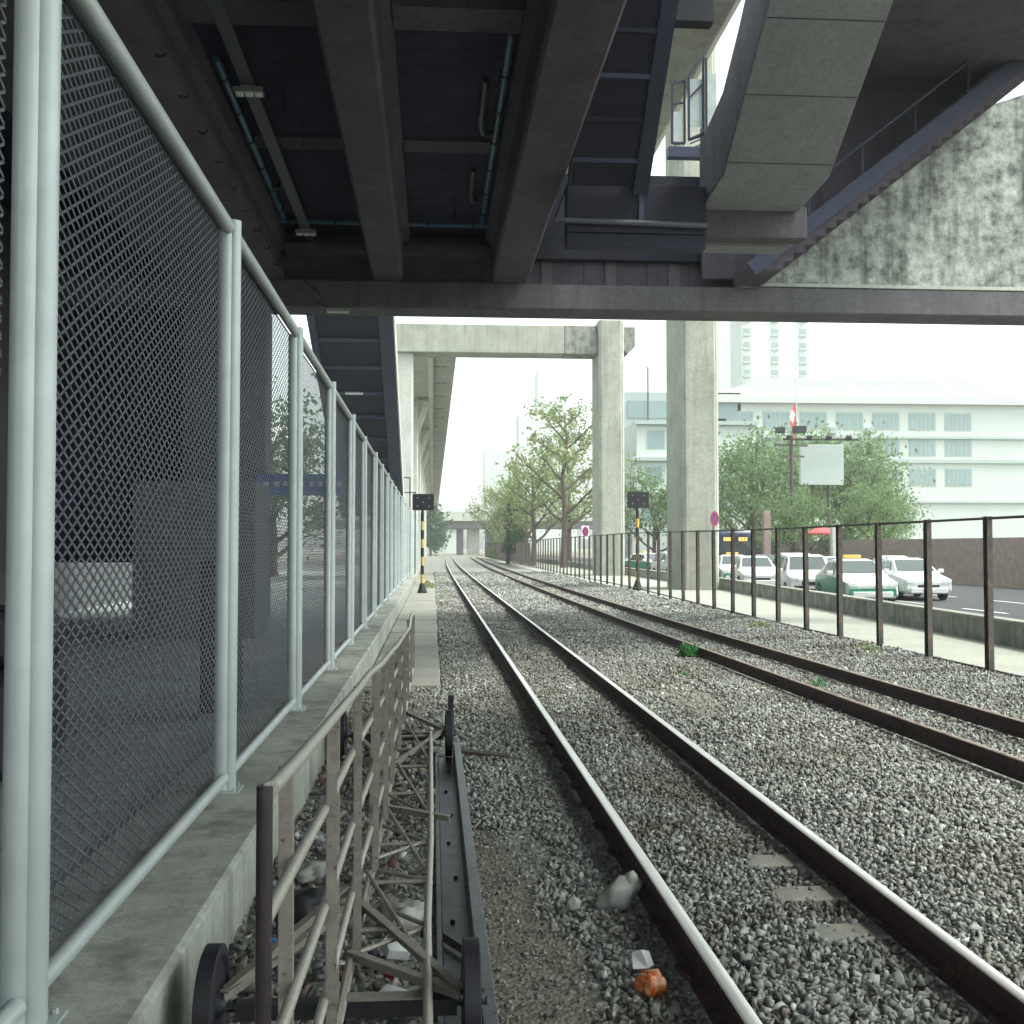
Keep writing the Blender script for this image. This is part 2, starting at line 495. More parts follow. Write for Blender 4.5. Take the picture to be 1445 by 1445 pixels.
# ------------------------------------------------------------------ ballast stones
rng = np.random.default_rng(3)
PROTO = []
def _proto():
    m_ = rng.integers(8, 12)
    P = rng.uniform(-1, 1, (m_, 3)) * np.array([1.0, .8, .62])
    P = P / np.maximum(1e-6, np.max(np.abs(P / np.array([1.0, .8, .62])), axis=1))[:, None] * rng.uniform(.78, 1.0, m_)[:, None]
    bm_ = bmesh.new()
    for v in P: bm_.verts.new(v)
    r_ = bmesh.ops.convex_hull(bm_, input=bm_.verts)
    bmesh.ops.delete(bm_, geom=list({e for e in r_['geom_interior'] if isinstance(e, bmesh.types.BMVert)}), context='VERTS')
    bmesh.ops.recalc_face_normals(bm_, faces=bm_.faces)
    bm_.verts.index_update()
    out_ = (np.array([v.co[:] for v in bm_.verts]), np.array([[v.index for v in f.verts] for f in bm_.faces]))
    bm_.free()
    return out_
for _k in range(60): PROTO.append(_proto())

def stones(pos, rad, flat=(.75, 1.1), jit=.28):
    VV, FF, off_ = [], [], 0
    pick = rng.integers(0, len(PROTO), len(pos))
    for k_ in range(len(PROTO)):
        sel = np.where(pick == k_)[0]; n = len(sel)
        if not n: continue
        pv, pf = PROTO[k_]
        V = np.repeat(pv[None], n, 0) * np.stack([rng.uniform(.85, 1.35, n), rng.uniform(.8, 1.2, n), rng.uniform(flat[0], flat[1], n)], 1)[:, None, :]
        q = rng.normal(size=(n, 4)); q /= np.linalg.norm(q, axis=1)[:, None]
        w_, x, y, z = q.T
        M = np.stack([1 - 2 * (y * y + z * z), 2 * (x * y - z * w_), 2 * (x * z + y * w_), 2 * (x * y + z * w_), 1 - 2 * (x * x + z * z), 2 * (y * z - x * w_),
                      2 * (x * z - y * w_), 2 * (y * z + x * w_), 1 - 2 * (x * x + y * y)], 1).reshape(n, 3, 3)
        V = np.einsum('nij,nkj->nki', M, V) * rad[sel][:, None, None] + pos[sel][:, None, :]
        VV.append(V.reshape(-1, 3)); FF.append((pf[None] + (np.arange(n) * len(pv))[:, None, None]).reshape(-1, 3) + off_)
        off_ += n * len(pv)
    return np.concatenate(VV), np.concatenate(FF)

def field(y0, y1, dens, r0, r1):
    xmax = min(8.0, .62 * y1 + 1.2)
    n = int(dens * (xmax + .95) * (y1 - y0))
    x = rng.uniform(-.95, xmax, n); y = rng.uniform(y0, y1, n)
    keep = (x < .62 * y + 1.0) & (x > -.45 * y - .4)
    r = rng.uniform(r0, r1, n) * np.where(rng.random(n) < .12, 1.35, 1.0)
    gx1 = 1.655 + np.clip(y - 45, 0, 999) ** 2 * .00006
    gx2 = np.interp(y, [-3, 6, 12, 18, 24, 38, 60, 90], [5.32, 5.17, 5.065, 4.975, 4.90, 4.845, 4.87, 5.15])
    for gx in (gx1, gx2):
        for s in (-.532, .532): keep &= np.abs(x - gx - s) > .064
    keep &= ~((x < .25) & (y < 10.4) & (x > .005))
    keep &= ~((x < .12) & (y > 14.5))
    pit = (x <= 0) & (y < 14.6)
    keep &= ~(pit & (rng.random(n) < .7))
    soil = (x > .22) & (x < .62 + .1 * np.sin(y * 3)) & (y > 2.4) & (y < 7.3)
    keep &= ~(soil & (rng.random(n) < .5 + .3 * np.sin(x * 9) * np.sin(y * 4)))
    r = np.where(soil, r * .55, r)
    sandy = ((x - 3.1) / .55) ** 2 + ((y - 14.6) / 2.6) ** 2 < 1
    keep &= ~(sandy & (rng.random(n) < .7))
    # sleepers poking out
    slx = np.abs(x - 1.655) < .8
    for sy in (5.16, 5.72, 6.35): keep &= ~(slx & (x > 1.8) & (x < 2.14) & (np.abs(y - sy) < .07) & (rng.random(n) < .75))
    hump = .015 * np.sin(x * 2.1 + 1) * np.sin(y * .9) + .02 * np.exp(-((x - 3.3) / .8) ** 2) + np.where(x > 6.4, (x - 6.4) * .05, 0)
    dip = -.02 * np.exp(-((np.abs(x - gx1) - .66) / .1) ** 2)
    z = hump + dip + rng.uniform(-.022, .022, n)
    p = np.stack([x, y, z], 1)[keep]
    return p, r[keep]
PV, PF, off = [], [], 0
for a_ in ((1.6, 5, 2200, .0115, .027), (5, 10, 2100, .0115, .025), (10, 18, 1250, .014, .027), (18, 30, 560, .02, .036), (30, 50, 150, .038, .06), (50, 80, 55, .05, .085)):
    p, r = field(*a_)
    V, Fc = stones(p, r)
    PV.append(V); PF.append(Fc + off); off += len(V)
tag(link('ballast', raw_mesh('ballast', np.concatenate(PV), np.concatenate(PF)), 'stone'), kind='stuff')
# small litter mixed into the pit and the ballast
n = 900
x = np.where(rng.random(n) < .85, rng.uniform(-.9, .0, n), rng.uniform(.3, 3.2, n)); y = rng.uniform(2.6, 13, n)
r_ = rng.uniform(.010, .035, n) * np.where(x < 0, 1.4, .45)
V, Fc = stones(np.stack([x, y, np.full(n, .035)], 1), r_, (.1, .4), .4)
tag(link('litter_scraps', raw_mesh('litter_scraps', V, Fc), 'litter_bits'), kind='stuff')

# ------------------------------------------------------------------ low concrete wall and steel mesh fence on the left
wl = MB().prism([(-1.66, -.1), (-1.66, .35), (-1.64, .365), (-.95, .36), (-.925, .34), (-.92, -.1)], -4, 98, 'y')
tag(wl.build('concrete_wall', 'wall_concrete', bevel=.01), 'low weathered concrete wall carrying the steel mesh fence', 'wall')
FX = -1.265
fence = empty('mesh_fence', (FX, 0, .36), 'tall galvanised fence of diamond steel mesh on the low concrete wall', 'fence')
PITCH, Y0 = 3.36, 6.93
ZT = 3.86 - .36
def mesh_panel(W, H, lw=.105, sw=.054):
    """expanded steel: zigzag strands, each a thin tilted strip"""
    V, Fc = [], []
    nx, nz = int(W / (lw / 2)), int(H / sw)
    for k in range(nz + 1):
        for half in (0, 1):
            # each row: a zigzag strand between z=k*sw and next half row
            base = len(V)
            for i in range(nx + 1):
                up = ((i + half) % 2)
                yy = i * lw / 2; zz = k * sw + (sw / 2 if i % 2 else (0 if half == 0 else sw))
                zz = min(zz, H)
                tx = .0012
                for dx, dz in ((-tx, -.0075), (tx, -.006), (tx, .0075), (-tx, .006)): V.append((dx, yy, zz + dz))
            for i in range(nx):
                a = base + i * 4
                for j in range(4): Fc.append((a + j, a + (j + 1) % 4, a + 4 + (j + 1) % 4, a + 4 + j))
    return raw_mesh('mesh_panel', np.array(V), np.array(Fc))
pm = mesh_panel(PITCH - .17, ZT - .2)
def post_mb():
    b = MB()
    b.tube([(-.02, -.01, 0), (-.02, -.01, ZT - .05)], .047, 16)
    b.tube([(.02, .012, 0), (.02, .012, ZT + .02)], .048, 16)
    b.box(-.1, .1, -.11, .11, -.004, .012)
    for sx in (-.07, .07):
        for sy in (-.08, .08): b.tube([(sx, sy, .01), (sx, sy, .03)], .011, 6)
    return b
post0 = panel0 = tr0 = br0 = None
for k in range(-2, 27):
    y = Y0 + PITCH * k
    if post0 is None:
        post0 = post_mb().build('post', 'galvanised', fence); p = post0
        panel0 = link('mesh_panel', pm, 'mesh_steel', fence); pa = panel0
        tr0 = MB().tube([(0, .06, 0), (0, PITCH - .06, 0)], .042, 14).build('top_rail', 'galvanised', fence); a_ = tr0
        br0 = MB().tube([(.0, .06, 0), (.0, PITCH - .06, 0)], .034, 14).build('bottom_rail', 'galvanised', fence); b_ = br0
    else:
        p = post0.copy(); pa = panel0.copy(); a_ = tr0.copy(); b_ = br0.copy()
        for o in (p, pa, a_, b_): C.objects.link(o); o.parent = fence
    p.location = (random.uniform(-.006, .006), y, 0); p.rotation_euler = (random.uniform(-.003, .003), random.uniform(-.004, .004), 0)
    pa.location = (-.045, y + .085, .13)
    a_.location = (0, y, ZT - .035); b_.location = (0, y, .085)

# ------------------------------------------------------------------ rolling crossing gate lying along the wall, and its channel
gate = empty('rolling_gate', (-.3, 2.26, 0), 'rusty cream rolling barrier gate of pipes and flat bars beside the low wall', 'gate')
GO = Vector((-.3, 2.26, 0))
TY = [2.26, 2.75, 3.41, 4.54, 5.29, 6.27, 7.62, 8.5, 10.3, 12.5, 14.2, 16.2]; TZ = [1.365, 1.347, 1.31, 1.272, 1.243, 1.2, 1.125, 1.1, 1.02, .945, .96, .925]
BX = [-.335, -.33, -.325, -.32, -.31, -.298, -.297, -.288, -.282, -.28, -.285, -.275]
def gx(y): return float(np.interp(y, TY, BX))
def gz(y): return float(np.interp(y, TY, TZ))
def gp(x, y, z): return Vector((x, y, z)) - GO
def gb(name, mat, fn, **k): b = MB(); fn(b); return b.build(name, mat, gate, **k)
gb('end_post', 'brown_post', lambda b: b.tube([gp(-.335, 2.26, .05), gp(-.335, 2.26, 1.372)], .0165, 14))
wob = [.0, .002, -.002, .003, -.005, .004, -.004, .005, -.003, .006, -.006, 0]
gb('top_rail', 'cream_pipe', lambda b: b.tube([gp(gx(y) + .012 + wob[i], y, z + wob[-1 - i] * .6) for i, (y, z) in enumerate(zip(TY, TZ))], .0165, 14))
for fz in (.80, .575, .36, .16):
    gb('cross_rail', 'cream_pipe', lambda b, fz=fz: b.tube([gp(gx(y) + (.0 if fz > .2 else .004) , y, z * fz + .01) for y, z in zip(TY, TZ)], .0155, 12))
ybars = [2.74, 3.40, 3.97, 4.48, 5.05, 5.58, 6.07, 6.62, 7.12, 7.63, 8.2, 8.86, 9.5, 10.2, 10.9, 11.7, 12.5, 13.3, 14.1, 14.9, 15.7]
for i, y in enumerate(ybars):
    s = -1 if i % 2 == 0 else 1
    x = gx(y) + s * .024
    zt = gz(y) - (.03 if s < 0 else .01); zb = .62 if i == 0 else .235
    lean = random.uniform(-.006, .01)
    def fn(b):
        b.bar(gp(x, y, zb), gp(x + lean, y, zt), .031, .005, (1, 0, 0) if False else (0, 1, 0))
        b.bar(gp(x - s * .0155, y + .016, zb), gp(x - s * .0155 + lean, y + .016, zt), .005, .03, (0, 1, 0))
    gb('upright', 'cream_angle', fn)
gb('base_chord', 'cream_angle', lambda b: b.tube([gp(gx(y), y, .235) for y in TY], .016, 8))
gb('base_pipe', 'cream_pipe', lambda b: b.tube([gp(-.02, 2.2, .25), gp(-.012, 3.6, .255), gp(-.02, 4.8, .25), gp(-.008, 6.2, .252), gp(-.016, 9.6, .25)], .0175, 12))
for y in (2.75, 3.36, 4.73, 5.39, 6.07, 7.3, 8.2, 8.9, 9.5):
    gb('rung', 'cream_angle', lambda b, y=y: b.tube([gp(gx(y), y, .24), gp(-.02, y, .243)], .012, 8))
diag = [((546, 1140), (604, 1233)), ((517, 1229), (590, 1345)), ((517, 1224), (604, 1243)), ((506, 1344), (597, 1310)), ((526, 1213), (604, 1186)),
        ((551, 1284), (597, 1304)), ((573, 1018), (606, 1075)), ((565, 1030), (609, 1040)), ((560, 1058), (607, 1081)), ((552, 1063), (606, 1150)), ((544, 1120), (606, 1150)), ((540, 1165), (600, 1188))]
for a_, b__ in diag:
    p, q = onz(*a_, .245), onz(*b__, .245)
    gb('brace', 'cream_angle', lambda b: b.tube([p - GO, q - GO], .0105, 7))
def iron(b, p, q, s=.036):
    b.bar(p, q, s, .006); b.bar(Vector(p) + Vector((.0, .0, -s / 2)), Vector(q) + Vector((0, 0, -s / 2)), .006, s)
for (p, q) in (((-.32, 5.03, .27), (.1, 4.06, .262)), ((-.325, 4.44, .262), (.1, 4.04, .254)), ((-.34, 5.03, .27), (-.74, 4.06, .262)), ((-.34, 4.5, .5), (-.74, 4.1, .262)),
               ((-.29, 8.2, .262), (.1, 9.75, .262)), ((-.29, 6.9, .262), (.1, 6.6, .262)), ((-.31, 8.2, .262), (-.7, 9.75, .262)), ((-.285, 10.9, .262), (.1, 9.8, .254))):
    gb('brace_angle', 'cream_angle' if p[0] < -.3 and q[0] < 0 else 'cream_angle', lambda b, p=p, q=q: iron(b, Vector(p) - GO, Vector(q) - GO))
for y in (4.08, 9.8):
    gb('axle', 'black_iron', lambda b: (b.box(-.70 + .3, .09 + .3, y - .03 - 2.26, y + .03 - 2.26, .16, .218), b.tube([gp(-.84, y, .2), gp(.2, y, .2)], .016, 10)))
    gb('axle_plate', 'cream_angle', lambda b: b.box(-.33 + .3, -.02 + .3, y - .034 - 2.26, y + .034 - 2.26, .221, .228))
    for xw in (-.785, .142):
        wh = MB().lathe([(-.03, .0), (-.03, .165), (-.032, .192), (-.027, .203), (.027, .203), (.032, .192), (.03, .165), (.018, .15), (.018, .05), (.036, .045), (.036, .0)], (0, 0, 0), 'x', 32)
        o = wh.build('wheel', 'black_iron', gate); o.location = gp(xw, y, .215)
        MB().lathe([(-.05, 0), (-.05, .03), (.05, .03), (.05, 0)], (0, 0, 0), 'x', 12).build('hub', 'bare_steel', o)
gb('upright_stop', 'black_iron', lambda b: b.bar(gp(.165, 10.15, .08), gp(.165, 10.15, .5), .05, .05))
ch = MB().prism([(.02, .0), (.19, .0), (.193, .135), (.24, .135), (.24, .144), (.183, .144), (.178, .012), (.05, .012), (.047, .03), (.02, .03)], 1.2, 9.75, 'y')
chan = tag(ch.build('steel_channel', 'bare_steel', bevel=.003), 'long grey steel channel lying on the ground beside the rusty gate', 'channel')
MB().add([(.05, 5.2, .02), (.178, 4.95, .02), (.178, 4.98, .05), (.05, 5.23, .05)], [(0, 1, 2, 3)]).build('stiffener', 'rail_rust', chan)
fl = MB()
for k in range(10): fl.lathe([(0, .012), (.01, .012), (.014, .006)], (.1 + .03 * (k % 2), 2.6 + k * .72, .012), 'z', 8)
fl.build('bolt_heads', 'black_iron', chan)

# ------------------------------------------------------------------ overhead bridge: girders, deck and cross beam
br = empty('railway_overbridge', (0, 14, 9), 'dark concrete deck bridge crossing overhead with heavy girders', 'bridge')
BO = Vector((0, 14, 9))
def bp(name, mat, fn, **k):
    b = MB(); fn(b)
    b.v = [tuple(Vector(v) - BO) for v in b.v]
    return b.build(name, mat, br, **k)
def gird(b, x0, x1, y0=-6, y1=24.98):
    b.prism([(x0, 7.93), (x0 + .05, 7.88), (x1 - .05, 7.88), (x1, 7.93), (x1, 8.62), (x1 + .14, 8.78), (x1 + .14, 8.995), (x0 - .14, 8.995), (x0 - .14, 8.78), (x0, 8.62)], y0, y1, 'y')
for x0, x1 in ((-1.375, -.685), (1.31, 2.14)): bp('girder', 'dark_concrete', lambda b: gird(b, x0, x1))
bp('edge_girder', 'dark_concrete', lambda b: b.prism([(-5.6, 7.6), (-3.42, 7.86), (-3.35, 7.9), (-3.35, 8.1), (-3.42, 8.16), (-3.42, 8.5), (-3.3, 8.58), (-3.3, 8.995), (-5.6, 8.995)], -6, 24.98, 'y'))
bp('deck', 'soffit_concrete', lambda b: (b.box(-16, 2.4, -8, 26.0, 9.0, 9.6), b.box(2.4, 8.0, -8, 10.5, 9.0, 9.6)))  # deck stretched left, with an unseen slab added right, to shade the ground
for y0, y1, zb in ((13.9, 14.55, 8.72), (19.2, 19.75, 8.955)):
    for x0, x1 in ((-3.28, -1.53), (-.53, 1.15)): bp('diaphragm', 'dark_concrete', lambda b: b.box(x0, x1, y0, y1, zb, 8.99))
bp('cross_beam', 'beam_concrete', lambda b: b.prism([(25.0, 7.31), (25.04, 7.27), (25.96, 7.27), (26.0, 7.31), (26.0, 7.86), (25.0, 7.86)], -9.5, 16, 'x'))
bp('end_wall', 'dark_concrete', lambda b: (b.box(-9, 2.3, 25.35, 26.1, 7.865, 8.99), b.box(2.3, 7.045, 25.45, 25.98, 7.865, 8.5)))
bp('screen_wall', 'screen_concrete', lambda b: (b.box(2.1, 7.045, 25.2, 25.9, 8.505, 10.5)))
bp('screen_wall', 'soffit_concrete', lambda b: (b.box(-12, -5.62, 25.9, 26.1, 1.5, 8.99)))  # added wall closing a bright gap so the space behind the fence stays dark
bp('ledge', 'dark_concrete', lambda b: b.box(-3.3, 1.2, 24.6, 25.34, 8.42, 8.6))
for k in range(9):
    x = 2.5 + k * .5
    if k not in (1, 4): bp('wall_panel', 'dark_concrete' if k % 3 else 'beam_concrete', lambda b: b.box(x, x + .26 + .09 * (k % 3), 25.42, 25.447, 7.87, 8.5))
colm = MB().box(-5.6, -3.74, 25.06, 25.94, .0, 7.265)
tag(colm.build('support_column', 'dark_concrete', bevel=.05), 'dark concrete column under the left end of the cross beam behind the mesh fence', 'column')
# drain pipes, conduits and lamps hung under the deck
def pipe(name, mat, pts, r, lab, cat, grp, rings=0):
    o = MB().tube(pts, r, 12).build(name, mat)
    tag(o, lab, cat, grp)
    if rings:
        p, q = Vector(pts[0]), Vector(pts[1])
        for k in range(rings):
            c = p.lerp(q, (k + .5) / rings); dd = (q - p).normalized() * .03
            MB().tube([c - dd, c + dd], r * 1.3, 12).build('coupling', 'dark_pipe', o)
    return o
pipe('drain_pipe', 'blue_pipe', [(-3.14, 16.0, 8.9), (-3.2, 23.7, 8.88)], .058, 'blue drain pipe beside the lamp tray near the left edge girder', 'pipe', 'blue drain pipes', 6)
pipe('drain_pipe', 'blue_pipe', [(1.06, 14.2, 8.9), (1.04, 23.7, 8.88)], .058, 'blue drain pipe against the right hand girder under the deck', 'pipe', 'blue drain pipes', 7)
pipe('drain_pipe', 'blue_pipe', [(-3.6, 23.85, 8.86), (1.36, 23.85, 8.84)], .05, 'blue drain pipe running crosswise under the deck near the cross beam', 'pipe', 'blue drain pipes', 5)
pipe('elbow_pipe', 'dark_pipe', [(.78, 16.6, 8.97), (.78, 18.2, 8.9), (.84, 18.5, 8.87), (1.0, 18.55, 8.86)], .06, 'black elbow pipe joining the blue pipe close to the camera side', 'pipe', 'black elbow pipes')
pipe('elbow_pipe', 'dark_pipe', [(.74, 20.6, 8.97), (.74, 21.9, 8.9), (.8, 22.2, 8.87), (.98, 22.25, 8.86)], .06, 'black elbow pipe joining the blue pipe close to the cross beam', 'pipe', 'black elbow pipes')
pipe('elbow_pipe', 'dark_pipe', [(-2.9, 19.9, 8.97), (-2.9, 21.2, 8.9), (-2.95, 21.5, 8.87), (-3.12, 21.55, 8.86)], .05, 'black elbow pipe joining the blue pipe beside the left edge girder', 'pipe', 'black elbow pipes')
tr = MB().box(-2.85, -2.66, 8, 25.3, 8.7, 8.76); tr.box(-2.85, -2.84, 8, 25.3, 8.76, 8.8)
for k in range(9): tr.box(-2.77, -2.745, 9 + 2 * k, 9.03 + 2 * k, 8.76, 8.998)
tag(tr.build('cable_tray', 'grey_conduit'), 'long grey cable tray carrying the lamps under the bridge deck', 'cable tray')
pipe('conduit', 'grey_conduit', [(-3.3, 25.2, 8.05), (1.3, 25.2, 8.05)], .02, 'thin grey conduit along the end wall between the girders', 'conduit', None)
pipe('conduit', 'grey_conduit', [(2.1, 17.56, 7.12), (4.44, 17.56, 7.07)], .05, 'grey pipe across the landing between girder and concrete stair', 'conduit', None)
lamp0 = empty('flood_lamp', (-2.75, 16.5, 8.70), 'white caged lamp nearest the camera on the cable tray', 'lamp', 'white lamps under the bridge')
MB().box(-.12, .12, -.1, .1, -.05, -.005).build('housing', 'lamp_grey', lamp0, bevel=.01)
dif = MB()
for k in range(3): dif.box(-.2 + k * .14, -.08 + k * .14, -.09, .09, -.12, -.051)
dif.build('lens', 'lamp_white', lamp0, bevel=.02)
MB().box(-.22, .22, -.11, -.10, -.11, -.03).box(-.22, .22, .10, .11, -.11, -.03).build('cage', 'lamp_grey', lamp0)
l2 = copy_tree(lamp0); l2.location = (-2.75, 23.9, 8.70); l2['label'] = 'white caged lamp at the far end of the cable tray by the cross beam'
for (x, y, z, lab) in ((-2.15, 24.93, 7.22, 'pale tube lamp fixed on the face of the cross beam'), (-3.45, 48.5, 8.62, 'pale tube lamp under the dark stair beyond the bridge')):
    l3 = empty('tube_lamp', (x, y, z), lab, 'lamp', 'tube lamps')
    MB().box(-.26 if y < 30 else -.4, .26 if y < 30 else .4, -.05, .06, -.06, 0).build('housing', 'lamp_grey', l3, bevel=.008)
    MB().tube([(-.24 if y < 30 else -.38, 0, -.085), (.24 if y < 30 else .38, 0, -.085)], .028, 10).build('tube', 'lamp_white', l3)
for k in range(9): bp('hook', 'black_iron', lambda b: b.tube([(-3.43, 13.6 + 1.25 * k, 7.9), (-3.36, 13.6 + 1.25 * k, 7.84), (-3.3, 13.62 + 1.25 * k, 7.86), (-3.29, 13.68 + 1.25 * k, 7.92)], .014, 6))
for (wx, wy, wl_) in ((-2.2, 18.4, .5), (-2.35, 17.2, .35), (.42, 22.4, .45)): bp('tie_wire', 'black_iron', lambda b: b.tube([(wx, wy, 8.995), (wx + .02, wy, 8.995 - wl_)], .008, 5))
cab = MB().tube([(-2.9, 24.97, 7.85), (-2.6, 24.96, 7.6), (-2.5, 24.97, 7.45), (-2.62, 24.96, 7.36), (-2.4, 24.96, 7.25)], .012, 6)
tag(cab.build('cable', 'black_iron'), 'black looped cable hanging on the cross beam by the tube lamp', 'cable')

# ------------------------------------------------------------------ stairs under and beside the bridge
st = empty('steel_stair', (2.8, 17.5, 7.6), 'dark steel stair going down from the deck beside the right hand girder', 'stair')
def sp_(name, mat, fn, root, **k):
    b = MB(); fn(b); o_ = root.location; b.v = [tuple(Vector(v) - o_) for v in b.v]; return b.build(name, mat, root, **k)
SL = .876
def ztop(y): return 7.75 + (17.55 - y) * SL
sp_('soffit', 'stair_tread', lambda b: b.prism([(17.55, ztop(17.55) - .06), (17.55, ztop(17.55)), (11.4, ztop(11.4)), (11.4, ztop(11.4) - .06)], 2.192, 3.222, 'x'), st)
for k in range(11):
    y = 17.2 - k * .52
    sp_('tread', 'stair_steel' if k % 2 == 0 else 'stair_tread', lambda b: b.box(2.195, 3.22, y - .03, y + .03, ztop(y) - .12, ztop(y) - .045), st)
for x0 in (2.16, 3.225):
    sp_('stringer', 'stair_steel', lambda b: b.prism([(17.6, 7.56), (17.6, 7.86), (11.6, 7.86 + 6 * SL), (11.6, 7.56 + 6 * SL)], x0, x0 + (.03 if x0 < 3 else .24), 'x'), st)
sp_('landing_beam', 'stair_tread', lambda b: (b.box(2.15, 4.44, 17.62, 17.95, 6.95, 7.74), b.box(2.15, 4.44, 17.66, 17.9, 6.72, 6.949)), st, bevel=.008)
sp_('landing', 'stair_steel', lambda b: b.box(2.15, 4.44, 17.96, 19.4, 7.66, 7.74), st)
sp_('hanger', 'stair_steel', lambda b: b.box(3.32, 3.4, 17.58, 17.618, 7.1, 7.7), st)
cs = empty('concrete_stair', (5.2, 16.6, 7.6), 'pale concrete stair flight seen from below on the right', 'stair')
def soff(y): return 7.585 + (16.6 - y) * .637
fl_ = [(18.05, 7.49), (16.6, soff(16.6)), (9.5, soff(9.5)), (9.5, soff(9.5) + .3), (16.55, soff(16.6) + .35), (18.05, 7.8)]
sp_('flight', 'panel_concrete', lambda b: b.prism(fl_, 4.46, 6.12, 'x'), cs, bevel=.01)
for y in (16.4, 15.4, 14.4, 13.4): sp_('joint', 'black_iron', lambda b: b.box(4.47, 6.11, y - .007, y + .007, soff(y) - .006, soff(y) + .02), cs)
par = [(18.12, 7.52), (16.6, soff(16.6) + .025), (9.4, soff(9.4) + .025), (9.4, soff(9.4) + 1.3), (16.6, soff(16.6) + 1.3), (18.12, 8.6)]
for x0 in (4.452, 5.963): sp_('parapet', 'beam_concrete', lambda b: b.prism(par, x0, x0 + .165, 'x'), cs, bevel=.015)
sp_('end_beam', 'beam_concrete', lambda b: b.box(4.46, 6.3, 18.13, 18.5, 7.07, 7.6), cs, bevel=.01)
sp_('handrail', 'frame_dark', lambda b: b.tube([(4.53, y, soff(y) + 1.55 + .25 * math.sin((y - 9) * .5)) for y in (9.4, 11, 12.5, 14, 15.5, 16.6, 17.6)], .028, 8), cs)
sp_('soffit_plate', 'panel_concrete', lambda b: b.box(4.5, 6.1, 18.52, 19.0, 7.02, 7.5), cs)

us = empty('cross_stair', (7.0, 24, 7.7), 'dark stair climbing to the right above the cross beam, with stepped underside', 'stair')
stp = [(6.9, 7.9)]
x, z = 7.35, 7.88
while x < 13:
    stp += [(x, z), (x, z + .11)] if False else [(x + .02, z), (x + .24, z + .02)]
    x += .24; z += .188
    stp += [(x, z)]
top_ = [(13.0, z + .55), (6.9, 8.05)]
sp_('flight', 'dark_concrete', lambda b: b.prism(stp + top_, 23.4, 24.9, 'y'), us)
sp_('stringer', 'stair_steel', lambda b: b.bar((6.85, 23.32, 7.85), (13.1, 23.32, 12.7), .12, .32, (0, 0, 1)), us)
sp_('handrail', 'stair_steel', lambda b: (b.tube([(6.9, 23.3, 8.75), (13.1, 23.3, 13.6)], .03, 8), [b.tube([(6.95 + k * 1.2, 23.3, 7.95 + k * .93), (6.95 + k * 1.2, 23.3, 8.79 + k * .93)], .02, 6) for k in range(6)]), us)
sp_('enclosure', 'dark_concrete', lambda b: b.prism([(6.2, 8.05), (6.95, 8.06), (13.0, 12.75), (13.0, 15.6), (9.4, 12.8), (7.2, 12.2), (6.2, 11.6)], 24.95, 25.15, 'y'), us)
mw = MB().prism([(7.046, 7.87), (15.5, 7.87), (15.5, 13.2), (13.2, 12.4), (8.4, 8.9), (7.046, 8.9)], 25.3, 25.9, 'y')
mwo = tag(mw.build('mottled_wall', 'mottled_wall'), 'pale peeling wall standing on the cross beam under the right hand stair', 'wall')
MB().box(7.6, 15.5, 25.2, 25.295, 7.95, 8.03).build('wall_ledge', 'pale_concrete', mwo)

rfd = MB().box(7.4, 13.5, 16, 27.5, 12.6, 13.1).box(7.4, 7.9, 16, 27.5, 12.1, 12.599)  # added overhead slab that keeps the sun off the stairs below
tag(rfd.build('shade_canopy', 'dark_concrete', bevel=.02), 'added dark concrete canopy shading the right hand stairs', 'canopy')
# station railing and the elevated beam seen through the gap
rl = empty('landing_railing', (4.9, 20, 9.3), 'dark framed guard railing with pale panels seen in the bright gap above the landing', 'railing')
def fr(b, p, q, s=.035): b.bar(p, q, s, s)
def rail_frames(b):
    for (x0, x1, z0, z1, dz) in ((4.40, 4.66, 9.34, 10.45, .1), (4.72, 5.02, 9.40, 10.6, .45)):
        A, B, D_, E_ = Vector((x0, 20, z0)), Vector((x1, 20.1, z0 + dz * .3)), Vector((x1, 20.1, z1 + dz)), Vector((x0, 20, z1))
        for p, q in ((A, B), (B, D_), (D_, E_), (E_, A)): fr(b, p, q, .04)
        fr(b, A.lerp(E_, .65), B.lerp(D_, .65), .03)
    for k in range(3): fr(b, (4.74, 19.96, 9.22 + k * .1), (5.04, 20.06, 9.38 + k * .1), .025)
    fr(b, (5.05, 20, 9.3), (5.05, 20, 10.95), .04)
sp_('frame', 'frame_dark', rail_frames, rl)
sp_('panel', 'panel_pale', lambda b: (b.box(4.74, 5.0, 20.12, 20.13, 9.7, 10.6), b.box(5.06, 5.3, 20.2, 20.22, 9.5, 10.75), b.box(4.45, 4.6, 20.06, 20.07, 9.3, 9.95)), rl)
sp_('kick_plate', 'stair_steel', lambda b: b.box(4.32, 5.1, 19.9, 20.1, 9.05, 9.24), rl)
gw = MB().prism([(3.2, 15.4), (4.4, 14.9), (7.2, 14.9), (7.5, 15.2), (7.5, 16.6), (3.2, 16.6)], 14, 42, 'y')
tag(gw.build('guideway_beam', 'pier_concrete', bevel=.05), 'high concrete guideway beam seen through the gap beside the stairs', 'beam')
bx = MB().box(3.75, 4.95, 19.0, 19.3, 11.15, 11.85)
tag(bx.build('hanging_sign', 'black_board', bevel=.02), 'dark rectangular sign panel hanging in the bright gap below the guideway', 'sign')

